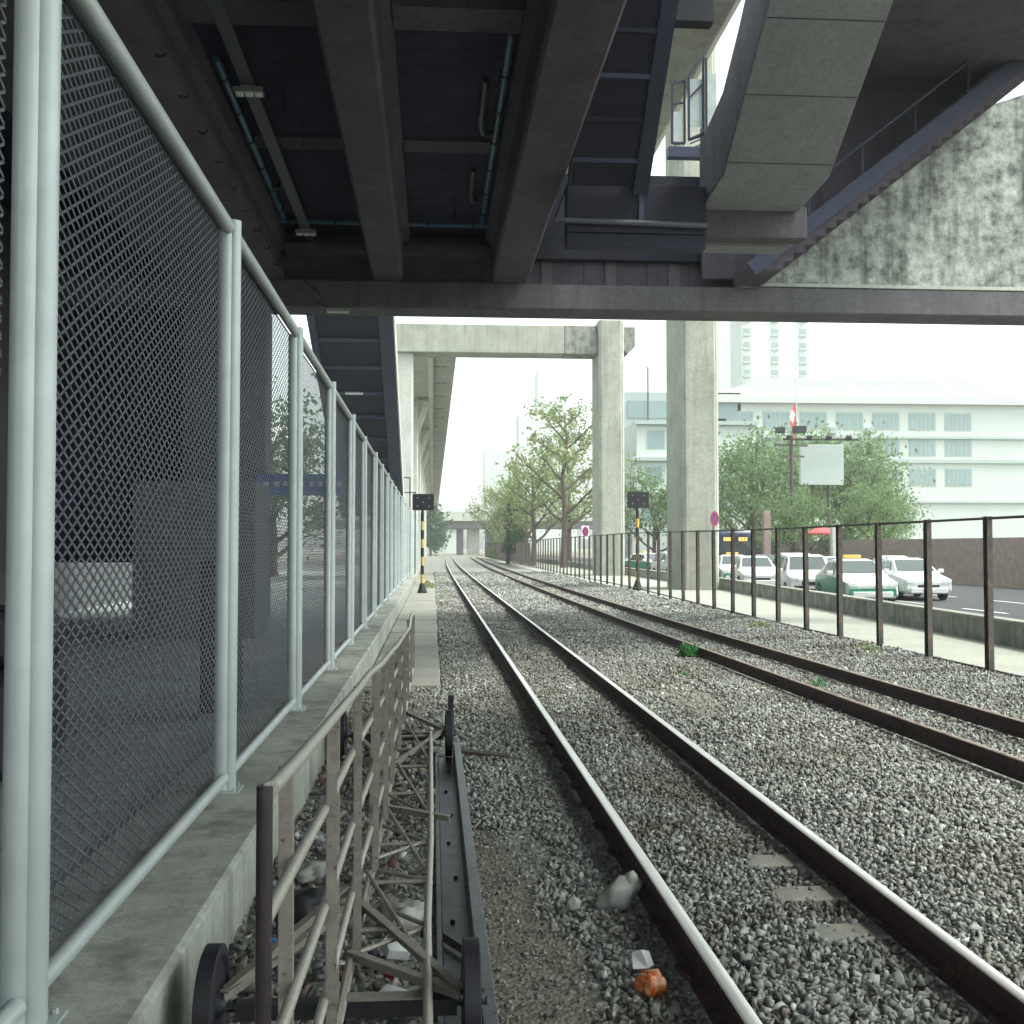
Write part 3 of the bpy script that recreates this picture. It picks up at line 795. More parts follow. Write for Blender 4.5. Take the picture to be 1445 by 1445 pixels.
# stair beyond the bridge on the left
ls = empty('far_stair', (-3.2, 46, 6), 'dark blue stair descending beyond the bridge behind the mesh fence', 'stair')
LSL = -.437
def lz(y): return 10.95 + (y - 44.3) * LSL
for k in range(26):
    y = 36.5 + k * .95
    sp_('tread', 'stair_tread', lambda b: b.prism([(y, lz(y)), (y + .949, lz(y + .949)), (y + .949, lz(y + .949) + .3), (y, lz(y) + .3)], -4.71, -2.2, 'x'), ls)
    if k % 2: sp_('joist', 'stair_steel', lambda b: b.box(-4.7, -2.201, y + .4, y + .48, lz(y + .44) - .16, lz(y + .44) - .02), ls)
for x0, x1, m_ in ((-2.2, -1.62, 'stair_steel'), (-5.0, -4.71, 'stair_steel')):
    sp_('stringer', m_, lambda b: b.prism([(36, lz(36) - .25), (61, lz(61) - .25), (61, lz(61) + .9), (36, lz(36) + .9)], x0, x1, 'x'), ls, bevel=.015)
sp_('lit_face', 'pale_concrete', lambda b: b.prism([(36, lz(36) - .22), (61, lz(61) - .22), (61, lz(61) + 1.0), (36, lz(36) + 1.0)], -1.615, -1.56, 'x'), ls)  # pale strip painted as the lit right side of the stringer

# ------------------------------------------------------------------ behind the mesh fence
tag(MB().box(-5.2, -3.1, 19.6, 21.2, .26, 3.0).build('grey_shed', 'grey_sheet', bevel=.02), 'grey sheet metal shed behind the mesh fence', 'shed')
dk = empty('dark_cabinet', (-1.98, 10.6, .26), 'narrow black utility cabinet standing close behind the mesh fence', 'cabinet')
MB().box(-.17, .17, -.15, .15, .05, 1.42).build('case', 'black_iron', dk, bevel=.015)
MB().box(-.14, .14, -.158, -.151, .12, 1.34).build('door', 'dark_pipe', dk, bevel=.003)
MB().box(-.19, .19, -.17, .17, 1.421, 1.46).build('cap', 'black_iron', dk)
MB().box(-.18, .18, -.16, .16, 0, .049).build('plinth', 'path_concrete', dk)
bs = empty('blue_banner', (-2.7, 24, 3.2), 'blue banner with pale lettering hanging behind the mesh fence', 'banner')
MB().box(-1.05, 1.15, -.02, .02, -.24, .22).build('board', 'banner_blue', bs)
mk = MB()
for k in range(9): mk.box(-.7 + k * .19, -.7 + k * .19 + random.choice((.07, .11)), -.026, -.022, -.06 + random.choice((0, .02)), .06)
mk.lathe([(-.026, .0), (-.026, .07), (-.022, .07)], (-.88, 0, 0), 'y', 12)
mk.build('lettering', 'sign_white', bs)
gwz = MB().tube([(-2.6, 4.6, .4), (-2.9, 7.0, 3.1), (-3.1, 8.0, 3.9)], .008, 6)
tag(gwz.build('guy_wire', 'wire'), 'pale slack wire slanting behind the nearest mesh panel', 'wire')
sw = MB().box(-14, -9, -4, 60, .2, 9)
tag(sw.build('station_wall', 'grey_sheet'), 'long grey station wall far back behind the mesh fence', 'wall')
cn = MB()
cn.obox((-3.2, 8.3, .62), (.9, 1.3, .7), (0, 0, .2)); cn.obox((-3.25, 8.5, 1.2), (.8, .9, .4), (0, 0, .5))
tag(cn.build('covered_cart', 'dark_pipe', bevel=.08), 'dark covered cart standing behind the nearest mesh panel', 'cart')

# ------------------------------------------------------------------ level-crossing lamp boards on striped poles
sg = empty('signal_post', (-.42, 44, .0), 'black lamp board on a black and yellow pole by the mesh fence', 'signal', 'striped signal posts')
def band(z0, z1, m_): MB().tube([(0, 0, z0), (0, 0, z1)], .068, 14).build('pole_band', m_, sg)
zz = .42
k = 0
while zz < 3.2:
    band(zz, min(zz + .35, 3.26), 'stripe_yellow' if k % 2 == 0 else 'stripe_black'); zz += .35; k += 1
MB().lathe([(.0, .2), (.05, .2), (.3, .12), (.42, .085)], (0, 0, 0), 'z', 16).build('base', 'stripe_black', sg)
MB().box(-.4, .46, -.06, .06, 3.31, 3.96).build('board', 'black_board', sg, bevel=.01)
MB().box(-.05, .05, .061, .09, 3.2, 3.9).build('bracket', 'stripe_black', sg)
for lx, lz_ in ((-.2, 3.8), (.26, 3.8), (.03, 3.63), (-.2, 3.47), (.26, 3.47)):
    MB().lathe([(-.075, .0), (-.075, .03), (-.061, .035)], (lx, 0, lz_), 'y', 10).build('lens', 'lens_dark', sg)
s2 = copy_tree(sg); s2.location = (8.2, 44, .12); s2['label'] = 'black lamp board on a black and yellow pole by the rusty post fence'

# ------------------------------------------------------------------ rusty post fence on the right
rf = empty('post_fence', (7.97, 0, 0), 'long rusty fence of square posts with thin top and bottom rails beyond the tracks', 'fence')
def rfx(y): return float(np.interp(y, [0, 60, 100, 200], [7.93, 8.0, 8.25, 8.9])) - 7.97
def rfz(y): return float(np.interp(y, [0, 26, 44, 200], [-.02, .0, .14, .2]))
def rp(k):
    h = 2.3
    return MB().box(-.01, .01, -.048, .048, 0, h).box(-.042, .042, -.055, -.0482, 0, h).box(-.042, .042, .0482, .055, 0, h)
r0 = None
ypost = [13.4 + 1.95 * k for k in range(90)]
for y in ypost:
    if r0 is None: r0 = rp(0).build('post', 'post_rust', rf); o = r0
    else: o = r0.copy(); C.objects.link(o); o.parent = rf
    o.location = (rfx(y), y, rfz(y)); o.rotation_euler = (random.uniform(-.006, .006), random.uniform(-.008, .008), random.uniform(-.1, .1))
paint('old_sheet', (.17, .115, .09), .85, 0, .3, (.2, .2, .19), .56, .5)
for ya, yb in zip(ypost, ypost[1:]):
    if ya > 92 and random.random() < .9:
        MB().bar((rfx(ya), ya + .07, 1.13), (rfx(yb), yb - .07, 1.13 + rfz(yb) - rfz(ya)), .02, 1.9 + random.uniform(-.12, .12)).build('infill_panel', 'old_sheet', rf).location.z = rfz(ya)
yy = list(range(12, 190, 4))
MB().tube([(rfx(y), y, rfz(y) + 2.27) for y in yy], .022, 6).build('top_rail', 'post_rust', rf)
MB().tube([(rfx(y), y, rfz(y) + .1) for y in yy], .022, 6).build('bottom_rail', 'post_rust', rf)
kb = MB()
kb.prism([(7.86, -.1), (7.86, -.005), (8.08, -.005), (8.08, -.1)], 10, 60, 'y')
tag(kb.build('fence_kerb', 'path_concrete'), kind='structure')

lw = MB()
pl = [(10.0, 8), (11.45, 29), (12.85, 50), (13.1, 160)]
for (xa, ya), (xb, yb) in zip(pl, pl[1:]):
    lw.add([(xa, ya, -.1), (xa + .22, ya, -.1), (xb + .22, yb, -.1), (xb, yb, -.1), (xa, ya, .43), (xa + .22, ya, .43), (xb + .22, yb, .43), (xb, yb, .43)],
           [(3, 2, 1, 0), (4, 5, 6, 7), (0, 1, 5, 4), (1, 2, 6, 5), (2, 3, 7, 6), (3, 0, 4, 7)])
lwo = tag(lw.build('road_wall', 'stained_concrete'), 'low grey concrete wall between the walkway and the road of cars', 'wall')
cp = MB()
for (xa, ya), (xb, yb) in zip(pl, pl[1:]): cp.bar((xa + .11, ya, .455), (xb + .11, yb, .455), .3, .045)
cp.build('coping', 'path_concrete', lwo)

# ------------------------------------------------------------------ viaduct: piers, portal and deck
def pier(y, lab, zt=17.2):
    o = empty('viaduct_pier', (11.6, y, 0), lab, 'pier', 'tall concrete piers beside the road')
    MB().prism([(-.78, 0), (-.62, -.14), (.66, -.14), (.74, 0), (.74, 3.1), (-.78, 3.1)], -.1, zt, 'z').build('shaft', 'pier_concrete', o, bevel=.03)
    MB().tube([(.86, .4, 0), (.86, .4, zt)], .1, 12).build('edge_tube', 'pale_concrete', o)  # pale upright tube along the right edge of the shaft
    MB().box(-.5, .4, -.15, -.142, .0, 2.6).build('faded_patch', 'path_concrete', o)
    return o
pier(47.55, 'tall concrete pier with a sign, second in line, nearest the camera', 26)
pA = pier(71.6, 'tall concrete pier carrying the right end of the portal beam', 16.75)
pb = empty('portal_beam', (5, 72, 15.5), 'pale concrete portal beam spanning the tracks between pier and column', 'beam')
PO = Vector((5, 72, 15.5))
def pbp(name, mat, fn, **k):
    b = MB(); fn(b); b.v = [tuple(Vector(v) - PO) for v in b.v]; return b.build(name, mat, pb, **k)
pbp('beam', 'pier_concrete', lambda b: b.box(-2.75, 8.6, 72.0, 74, 14.57, 16.45), bevel=.06)
pbp('stained_end', 'stained_concrete', lambda b: b.box(8.602, 10.82, 72.0, 74, 14.57, 16.45), bevel=.04)
pbp('corbel', 'stained_concrete', lambda b: b.prism([(12.45, 15.0), (12.8, 14.6), (13.3, 15.1), (13.3, 16.4), (12.45, 16.4)], 72, 74, 'y'))
via = empty('viaduct', (-1, 80, 14.6), 'pale elevated viaduct running over the mesh fence towards the far flyover', 'viaduct')
VO = Vector((-1, 80, 14.6))
def vp(name, mat, fn, **k):
    b = MB(); fn(b); b.v = [tuple(Vector(v) - VO) for v in b.v]; return b.build(name, mat, via, **k)
vp('deck', 'pier_concrete', lambda b: b.prism([(-7, 14.95), (1.1, 14.95), (1.55, 14.75), (1.6, 16.4), (1.4, 16.4), (1.35, 15.3), (-7, 15.3)], 74.1, 420, 'y'))
for k in range(16): vp('deck_joint', 'stained_concrete', lambda b: b.box(.02, 1.1, 80 + k * 8, 80.12 + k * 8, 14.9, 14.949))
vp('long_beam', 'pale_concrete', lambda b: b.box(-.4, -.02, 74.1, 420, 14.55, 14.949))
for k in range(8):
    y = 72.3 + k * 24.2
    c = vp('column', 'pale_concrete', lambda b: b.prism([(-2.42, y), (-1.42, y), (-1.32, y + .1), (-1.32, y + 1.6), (-2.42, y + 1.6)], -.05, 14.56, 'z'))
    if k: vp('knee_brace', 'pale_concrete', lambda b: b.prism([(-1.32, 11.6), (-.42, 14.3), (-.42, 14.545), (-.8, 14.545), (-1.32, 12.9)], y + .2, y + 1.4, 'y'))
    if k: vp('cap', 'pale_concrete', lambda b: b.box(-6, -1.33, y + .2, y + 1.4, 13.8, 14.94))
bk = MB()
for (x0, x1, z, y) in ((-2.0, -1.25, 5.6, 60), (-1.7, -1.0, 4.9, 62)):
    bk.bar((x0, y, z), (x1, y, z), .06, .06); bk.bar((x1, y, z + .03), (x1, y, 0), .06, .06)
tag(bk.build('hoop_post', 'stripe_black'), 'thin black bent pipe posts beside the viaduct column', 'post')

fo = empty('flyover', (5, 262, 8), 'distant road flyover crossing the railway on twin piers', 'flyover')
def fp(name, mat, fn):
    b = MB(); fn(b); b.v = [tuple(Vector(v) - Vector((5, 262, 8))) for v in b.v]; return b.build(name, mat, fo)
fp('deck', 'dark_concrete', lambda b: b.box(-30, 60, 261, 276, 6.3, 8.4))
fp('parapet', 'pale_concrete', lambda b: b.box(-30, 60, 260.6, 260.95, 8.0, 10.1))
for x0, x1, m_ in ((5.6, 7.2, 'dark_concrete'), (8.2, 11.0, 'pier_concrete'), (12.5, 15, 'dark_concrete')): fp('pier', m_, lambda b: b.box(x0, x1, 263, 267, -.05, 6.29))

# ------------------------------------------------------------------ signs
def nostop(name, loc, lab, plate=.72):
    o = empty(name, loc, lab, 'sign', 'no stopping signs', .75)
    if plate > .65: MB().box(-plate / 2, plate / 2, .0, .02, -plate / 2 - .08, plate / 2).build('plate', 'sign_white', o, bevel=.004)
    MB().lathe([(-.006, 0), (-.006, .31), (-.001, .31), (-.001, 0)], (0, 0, 0), 'y', 32).build('disc', 'sign_blue', o)
    ring = MB(); n = 36
    vs = []
    for j in range(n):
        a = 2 * math.pi * j / n
        for r_, yv in ((.33, -.012), (.25, -.012), (.25, -.0065), (.33, -.0065)): vs.append((r_ * math.cos(a), yv, r_ * math.sin(a)))
    ring.add(vs, [(4 * j + i, 4 * j + (i + 1) % 4, 4 * ((j + 1) % n) + (i + 1) % 4, 4 * ((j + 1) % n) + i) for j in range(n) for i in range(4)])
    ring.build('ring', 'sign_red', o)
    MB().obox((0, -.0085, 0), (.5, .004, .065), (0, R(45), 0)).obox((0, -.0095, 0), (.5, .004, .065), (0, R(-45), 0)).build('cross', 'sign_red', o)
    MB().tube([(0, .05, -loc[2]), (0, .05, plate / 2)], .03, 8).build('pole', 'grey_conduit', o)
    return o
p = at(1008, 732, 46.6); nostop('no_stopping_sign', p, 'round red and blue no stopping sign in front of the nearest concrete pier', .6)
p = at(826, 750, 70.5); nostop('no_stopping_sign', p, 'round red and blue no stopping sign on a white plate left of the portal pier')

# ------------------------------------------------------------------ cars, taxis and a bus in the jam
def make_car(root, paint_up, paint_low, kind='sedan'):
    if kind == 'suv':
        S = [(-2.25, .38, .72, .78, .80, .74), (-2.12, .30, .88, .98, .86, .80), (-1.1, .28, .98, 1.10, .90, .78), (-.35, .28, 1.02, 1.70, .91, .66), (.3, .28, 1.03, 1.76, .91, .68), (1.7, .28, 1.03, 1.74, .91, .67), (2.1, .30, 1.0, 1.12, .89, .78), (2.25, .38, .9, .98, .85, .74)]
    else:
        S = [(-2.2, .32, .60, .66, .74, .66), (-2.08, .24, .74, .80, .82, .74), (-1.0, .2, .88, .98, .86, .74), (-.2, .2, .92, 1.42, .87, .60), (.35, .2, .93, 1.47, .87, .61), (1.05, .2, .94, 1.42, .87, .60), (1.75, .22, .92, 1.04, .86, .74), (2.12, .24, .86, .98, .83, .72), (2.22, .34, .7, .8, .78, .68)]
    b = MB(); n = 12; vs = []
    for (y, zl, zb, zt, hb, ht) in S:
        half = [(hb * .86, zl), (hb, zl + .1), (hb * 1.0, (zl + zb) / 2), (hb * .985, zb), (ht, zt - .04), (ht * .82, zt)]
        for x_, z_ in half: vs.append((x_, y, z_))
        for x_, z_ in reversed(half): vs.append((-x_, y, z_))
    fs = [(i * n + j, i * n + (j + 1) % n, (i + 1) * n + (j + 1) % n, (i + 1) * n + j) for i in range(len(S) - 1) for j in range(n)]
    b.add(vs, fs + [tuple(range(n)), tuple((len(S) - 1) * n + j for j in range(n))])
    b.build('body', paint_up, root, angle=28, bevel=.0)
    if paint_low != paint_up:
        lo = MB(); ks = [k for k in range(len(S))]
        for sx in (-1, 1):
            v2 = []
            for (y, zl, zb, zt, hb, ht) in S[1:-1]: v2 += [(sx * (hb + .006), y, zl + .1), (sx * (hb * .99 + .008), y, zb - .02)]
            lo.add(v2, [(2 * i, 2 * i + 1, 2 * i + 3, 2 * i + 2) for i in range(len(S) - 3)])
        y, zl, zb, zt, hb, ht = S[0]
        lo.box(-hb * .98, hb * .98, y - .03, y - .004, zl, zb - .05)
        lo.build('lower_panel', paint_low, root)
    # glass
    ia = 2
    a, c = S[ia], S[ia + 1]
    ws = MB()
    def quad(P, Q, k=.06, off=.012):
        # windscreen between the tops of two sections
        ya, za, xa = P[0] + (Q[0] - P[0]) * k, P[3] + (Q[3] - P[3]) * k, (P[5] + (Q[5] - P[5]) * k) * .9
        yb, zb_, xb = P[0] + (Q[0] - P[0]) * (1 - k), P[3] + (Q[3] - P[3]) * (1 - k), (P[5] + (Q[5] - P[5]) * (1 - k)) * .9
        nrm = Vector((0, -(Q[3] - P[3]), Q[0] - P[0])).normalized() * off
        vs = [Vector(v) + nrm for v in ((-xa, ya, za), (xa, ya, za), (xb, yb, zb_), (-xb, yb, zb_))]
        return vs
    ws.add(quad(a, c), [(0, 1, 2, 3)]).build('windscreen', 'car_glass', root)
    e = 5
    rw = MB().add(quad(S[e], S[e + 1]), [(0, 1, 2, 3)]); rw.build('rear_window', 'car_glass', root)
    for sx in (-1, 1):
        sw_ = MB()
        for i0, i1, k0, k1 in ((3, 4, -.55, .9), (4, 5, .1, .92)):
            P, Q = S[i0], S[i1]
            def pt(k, h):
                y = P[0] + (Q[0] - P[0]) * max(k, 0); zb = P[2] + (Q[2] - P[2]) * k; zt = P[3] + (Q[3] - P[3]) * max(k, 0) - .04
                hb = P[4]; ht = P[5]
                return (sx * (hb * .985 + (ht - hb * .985) * h + .012), y if h > .5 else (P[0] + (Q[0] - P[0]) * k), zb + (zt - zb) * h)
            sw_.add([pt(k0, .08), pt(k1, .08), pt(k1, .88), pt(max(k0, 0), .88)], [(0, 1, 2, 3)])
        sw_.build('side_window', 'car_glass', root)
        f = S[1]
        MB().prism([(sx * f[4] * .55, f[2] - .16), (sx * f[4] * .96, f[2] - .11), (sx * f[4] * .94, f[2] + .0), (sx * f[4] * .6, f[2] - .03)], S[0][0] - .02, S[0][0] + .2, 'y').build('headlight', 'lens_clear', root, bevel=.01)
        r_ = S[-2]
        MB().box(min(sx * r_[4] * .6, sx * r_[4] * .97), max(sx * r_[4] * .6, sx * r_[4] * .97), S[-1][0] - .1, S[-1][0] + .02, r_[2] - .16, r_[2]).build('tail_light', 'lens_red', root, bevel=.01)
        MB().obox((sx * (S[3][4] + .1), S[3][0] - .42, S[3][2] + .09), (.2, .09, .14)).build('mirror', paint_up, root, bevel=.02)
    f = S[0]
    MB().box(-f[4] * .5, f[4] * .5, f[0] - .022, f[0] + .05, f[2] - .17, f[2] - .04).build('grille', 'plastic_black', root, bevel=.01)
    MB().box(-f[4] * .85, f[4] * .85, f[0] - .05, f[0] + .1, f[1] - .06, f[1] + .14).build('bumper', 'plastic_black' if kind == 'suv' else paint_up, root, bevel=.03)
    MB().box(-.19, .19, f[0] - .06, f[0] - .051, f[1] + .02, f[1] + .12).build('number_plate', 'plate', root)
    for sx in (-1, 1):
        for yw in (-1.32, 1.34):
            o = MB().lathe([(-.1, .2), (-.1, .3), (-.08, .325), (.08, .325), (.1, .3), (.1, .2)], (0, 0, 0), 'x', 20).build('wheel', 'rubber', root)
            o.location = (sx * (.78 if kind == 'sedan' else .82), yw, .325)
            MB().lathe([(-.09, 0), (-.105, .2), (.105, .2), (.09, 0)], (0, 0, 0), 'x', 14).build('rim', 'rim', o)
CARG = 'cars queued on the road'
def car(x, y, up, low, kind, lab, cat='car', rz=0, name=None):
    o = empty(name or ('suv' if kind == 'suv' else 'parked_sedan' if False else 'sedan'), (x, y, -.012), lab, cat, CARG, rz)
    make_car(o, up, low, kind)
    if kind == 'suv': o.scale = (1, 1, .9)
    return o
tx = car(14.1, 36.2, 'white_paint', 'green_paint', 'sedan', 'white and green taxi at the right end of the queue, nearest the camera', 'taxi', -.12, 'taxi')
car(14.15, 41.3, 'white_paint', 'white_paint', 'suv', 'white sport utility car with dark grille and bumper seen through the post fence', 'car', -.2)
car(14.25, 48.3, 'white_paint', 'white_paint', 'sedan', 'white sedan behind the white sport utility car in the queue', 'car', -.15)
t2 = car(15.3, 55.6, 'white_paint', 'green_paint', 'sedan', 'white and green taxi just right of the nearest pier in front of the bus', 'taxi', -.15, 'taxi')
car(17.2, 46.0, 'silver_paint', 'silver_paint', 'sedan', 'silver sedan in the second lane behind the white sport utility car', 'car', .0)
car(17.3, 39.3, 'white_paint', 'white_paint', 'sedan', 'white sedan in the second lane behind the nearest taxi', 'car', -.1)
car(17.6, 52.6, 'white_paint', 'white_paint', 'suv', 'white sport utility car in the second lane right of the bus front', 'car', -.1)
car(18.2, 60.0, 'dark_paint', 'dark_paint', 'sedan', 'dark sedan in the second lane just before the bus', 'car', -.1)
car(14.7, 62.0, 'white_paint', 'white_paint', 'sedan', 'white sedan mostly hidden behind the nearest pier', 'car', -.1)
car(21.0, 49.0, 'white_paint', 'white_paint', 'sedan', 'white sedan in the farthest lane below the boundary wall', 'car', -.1)
MB().box(-.3, .3, .3, .5, 1.475, 1.6).build('roof_sign', 'stripe_yellow', tx, bevel=.02)
MB().box(-.3, .3, .3, .5, 1.475, 1.6).build('roof_sign', 'stripe_yellow', t2, bevel=.02)
t3 = copy_tree(t2); t3.location = (14.6, 74, -.012); t3.rotation_euler = (0, 0, .5); t3['label'] = 'white and green taxi in the gap between the two concrete piers'
c4 = car(14.9, 67.5, 'silver_paint', 'silver_paint', 'suv', 'silver sport utility car behind the nearest pier', 'car', .1)
bus = empty('bus', (23.6, 85, -.012), 'dark blue bus with orange destination display beyond the queued cars', 'bus')
MB().box(-1.3, 1.3, 0, 10.5, .35, 3.08).build('body', 'bus_blue', bus, bevel=.18, segs=3)
MB().box(-1.12, 1.12, -.02, .05, 1.0, 2.2).build('windscreen', 'car_glass', bus, bevel=.01)
MB().box(-1.2, 1.2, -.035, .02, 2.25, 2.72).build('display_box', 'black_board', bus, bevel=.01)
led = MB()
for k in range(5): led.box(-.95 + k * .17, -.95 + k * .17 + .12, -.045, -.036, 2.34, 2.62)
for k in range(3): led.box(.25 + k * .24, .25 + k * .24 + .18, -.045, -.036, 2.34, 2.62)
led.build('destination_display', 'led_orange', bus)
MB().box(-1.28, 1.28, .1, 10.3, 3.05, 3.14).build('roof', 'white_paint', bus, bevel=.04)
for sx in (-1, 1):
    MB().box(min(sx * .75, sx * 1.15), max(sx * .75, sx * 1.15), -.03, .03, .6, .82).build('headlight', 'lens_clear', bus)
    MB().box(min(sx * 1.301, sx * 1.31), max(sx * 1.301, sx * 1.31), .4, 10, 1.3, 2.3).build('side_window', 'car_glass', bus)
    for yw in (2, 8.2): MB().lathe([(-.14, .3), (-.14, .48), (.14, .48), (.14, .3)], (sx * 1.1, yw, .49), 'x', 18).build('wheel', 'rubber', bus)

# ------------------------------------------------------------------ beyond the road
bw = MB()
bw.box(27, 27.4, 20, 130, -.1, 2.3)
tag(bw.build('boundary_wall', 'brick_wall'), 'brown boundary wall on the far side of the road below the trees', 'wall')
for i, (px, Y) in enumerate(((1180, 64), (1083, 70))):
    p = at(px, 770, Y)
    tag(MB().box(p.x - .22, p.x + .22, Y, Y + .44, -.1, 3.0 if i == 0 else 4.2).build('gate_pillar', 'pale_concrete' if i == 0 else 'brick_wall', bevel=.02), 'pale square gate pillar on the far side of the road' if i == 0 else 'brown square gate pillar on the far side of the road', 'pillar')
um = empty('parasol', at(1160, 752, 66), 'small red parasol beyond the road on the right', 'parasol')
MB().lathe([(.35, .01), (.25, .5), (0, 1.0), (-.1, 1.0), (.2, .45), (.3, .01)], (0, 0, 0), 'z', 10).build('canopy', 'red_cloth', um)
MB().tube([(0, 0, -2.7), (0, 0, .35)], .03, 6).build('pole', 'grey_conduit', um)
bb = empty('billboard', (28.8, 80, 0), 'large plain grey billboard seen from behind among the trees', 'billboard')
MB().box(-1.68, 1.62, 0, .35, 6.45, 9.45).build('panel', 'billboard_back', bb, bevel=.03)
for x_ in (-.6, .6): MB().tube([(x_, .5, 0), (x_, .5, 9.2)], .11, 10).build('leg', 'post_rust', bb)
MB().box(-3.1, 2.6, -.5, -.35, 9.72, 9.84).build('lamp_bar', 'stripe_black', bb)
for x_ in (-2.7, -1.2, .3, 1.8): MB().obox((x_, -.6, 9.95), (.35, .25, .22), (.5, 0, 0)).build('lamp', 'stripe_black', bb)
up_ = MB().tube([(0, 0, 0), (0, 0, 9.9)], .13, 8)
uo = up_.build('utility_pole', 'post_rust'); uo.location = at(1118, 800, 78); uo.location.z = 0
tag(uo, 'slim concrete utility pole left of the grey billboard', 'pole')
MB().obox((0, 0, 9.2), (2.6, .12, .14), (0, 0, .2)).obox((0, 0, 8.4), (2.0, .12, .14), (0, 0, .2)).build('crossarm', 'post_rust', uo)
MB().obox((.5, -.3, 10.3), (.9, .5, .5)).obox((-.9, -.3, 10.25), (.6, .5, .4)).build('floodlights', 'stripe_black', uo)
ub = empty('pole_box', (0, 0, 0), 'dark utility post with crossarm in front of the far trees', 'pole')
p = at(717, 745, 118); ub.location = (p.x, p.y, 0)
MB().tube([(0, 0, -.05), (0, 0, 6.6)], .22, 8).build('post', 'black_iron', ub)
MB().box(-.2, 1.5, -.1, .1, 5.7, 5.9).box(-.45, .45, -.3, .3, 3.8, 5.6).build('crossarm', 'black_iron', ub)

# ------------------------------------------------------------------ buildings
wb = empty('white_building', (55, 150, 0), 'long white building with a low roof behind the green trees', 'building')
MB().box(-16.4, 30, 0, 14, 0, 21.8).build('wall', 'building_white', wb)
MB().prism([(-17, 21.81), (30.6, 21.81), (30.6, 22.9), (-17, 22.9)], -.8, 15, 'y').build('cornice', 'roof_grey', wb)
MB().prism([(-16.6, 22.91), (30, 22.91), (24, 25.4), (-9, 25.4)], 0, 14, 'y').build('roof', 'roof_grey', wb)
MB().box(-16.4, 30, -.35, -.005, 13.6, 14.1).box(-16.4, 30, -.35, -.005, 17.0, 17.35).box(-16.4, 30, -.35, -.005, 8, 8.3).build('floor_band', 'building_grey', wb)
for fz in (18.2, 14.6, 10.4):
    for k in range(7):
        x0 = -14.6 + k * 5.2
        wn = MB().box(x0, x0 + 3.9, -.06, -.005, fz, fz + 2.5).build('window', 'building_grey', wb)
        g_ = MB()
        for j in range(6): g_.box(x0 + .12 + j * .63, x0 + .6 + j * .63, -.09, -.062, fz + .15, fz + 2.3)
        g_.build('pane', 'window_glass', wn)
for k in range(4): MB().box(-10.5 + k * 5.2, -9.5 + k * 5.2, -.7, -.1, 17.6, 18.5).build('air_conditioner', 'building_grey', wb, bevel=.03)
fg = empty('flag', at(1124, 600, 140), 'red and white flag on a thin pole before the white building', 'flag')
MB().tube([(0, 0, -8), (0, 0, 6.5)], .06, 6).build('pole', 'building_white', fg)
MB().add([(0, 0, 3.2), (-.5, .1, 2.2), (-.9, 0, .3), (-.3, .1, -2), (-.05, 0, -2.2), (-.05, 0, 1)], [(0, 1, 2, 5), (2, 3, 4, 5)]).build('cloth', 'red_cloth', fg)
MB().add([(-.55, -.02, 2.0), (-.93, -.02, 1.0), (-.5, -.02, .2), (-.2, -.02, 1.4)], [(0, 1, 2, 3)]).build('white_band', 'white_cloth', fg)
def tower(name, px0, px1, pytop, Y, D, lab, mat='building_white', cols=(), floors=0, fh=3.2, pw=.16):
    a, c = at(px0, pytop, Y), at(px1, pytop, Y)
    o = empty(name, ((a.x + c.x) / 2, Y, 0), lab, 'building')
    hw = (c.x - a.x) / 2
    MB().box(-hw, hw, 0, D, -.1, a.z).build('wall', mat, o)
    for cx in cols:
        for f_ in range(floors):
            z = a.z - 2.6 - f_ * fh
            wn = MB().box(cx * hw - pw * hw, cx * hw + pw * hw, -.12, -.01, z, z + 1.5).build('window', 'building_grey', o)
            MB().box(cx * hw - pw * hw * .85, cx * hw + pw * hw * .85, -.16, -.121, z + .15, z + 1.35).build('pane', 'window_glass', wn)
            MB().box(cx * hw - pw * hw, cx * hw + pw * hw, -.5, -.01, z - .9, z - .35).build('balcony', 'building_grey', wn)
    return o
tower('tower_block', 1046, 1139, 380, 320, 18, 'pale tower block with three columns of small windows behind the white building', 'building_white', (-.85, 0, .85), 20, 4.1, .11)
tower('tower_block', 1013, 1030, 420, 260, 10, 'narrow pale tower rising just right of the nearest pier')
tb = tower('stepped_tower', 733, 814, 582, 500, 25, 'hazy stepped tower far behind the bare tree')
a, c = at(760, 520, 500), at(809, 520, 500)
MB().box(a.x - tb.location.x, c.x - tb.location.x, 3, 22, at(760, 582, 500).z + .02, a.z).build('upper_block', 'building_white', tb)
tower('hazy_block', 684, 722, 636, 560, 25, 'low hazy block far away left of the stepped tower')
sb = empty('stepped_house', (27, 120, 0), 'white stepped house with balcony bands between the two piers', 'house')
for i, (x0, z0, z1) in enumerate(((-5.2, -.1, 7.9), (-4.9, 7.92, 11.8), (-4.5, 11.82, 15.9))):
    MB().box(x0, 9, .5 * i, 12, z0, z1).build('storey', 'building_white', sb)
    MB().box(x0 - .3, 9.2, .5 * i - .5, .5 * i - .01, z1 - .45, z1 - .05).build('balcony_band', 'building_grey', sb)
    for k in range(3):
        wn = MB().box(x0 + 1.2 + k * 3, x0 + 3.2 + k * 3, .5 * i - .06, .5 * i - .005, z1 - 3.1, z1 - 1.0).build('window', 'building_grey', sb)
        MB().box(x0 + 1.35 + k * 3, x0 + 3.05 + k * 3, .5 * i - .09, .5 * i - .061, z1 - 2.95, z1 - 1.15).build('pane', 'window_glass', wn)
gb_ = empty('glass_office', (30.5, 150, 0), 'grey office with blue glass bands behind the stepped house', 'building')
MB().box(-4.4, 12, 0, 15, -.1, 23.2).build('wall', 'building_grey', gb_)
for z in (8, 12, 16, 19.6): MB().box(-3.9, 11.5, -.1, -.005, z, z + 2.4).build('window_band', 'window_glass', gb_)
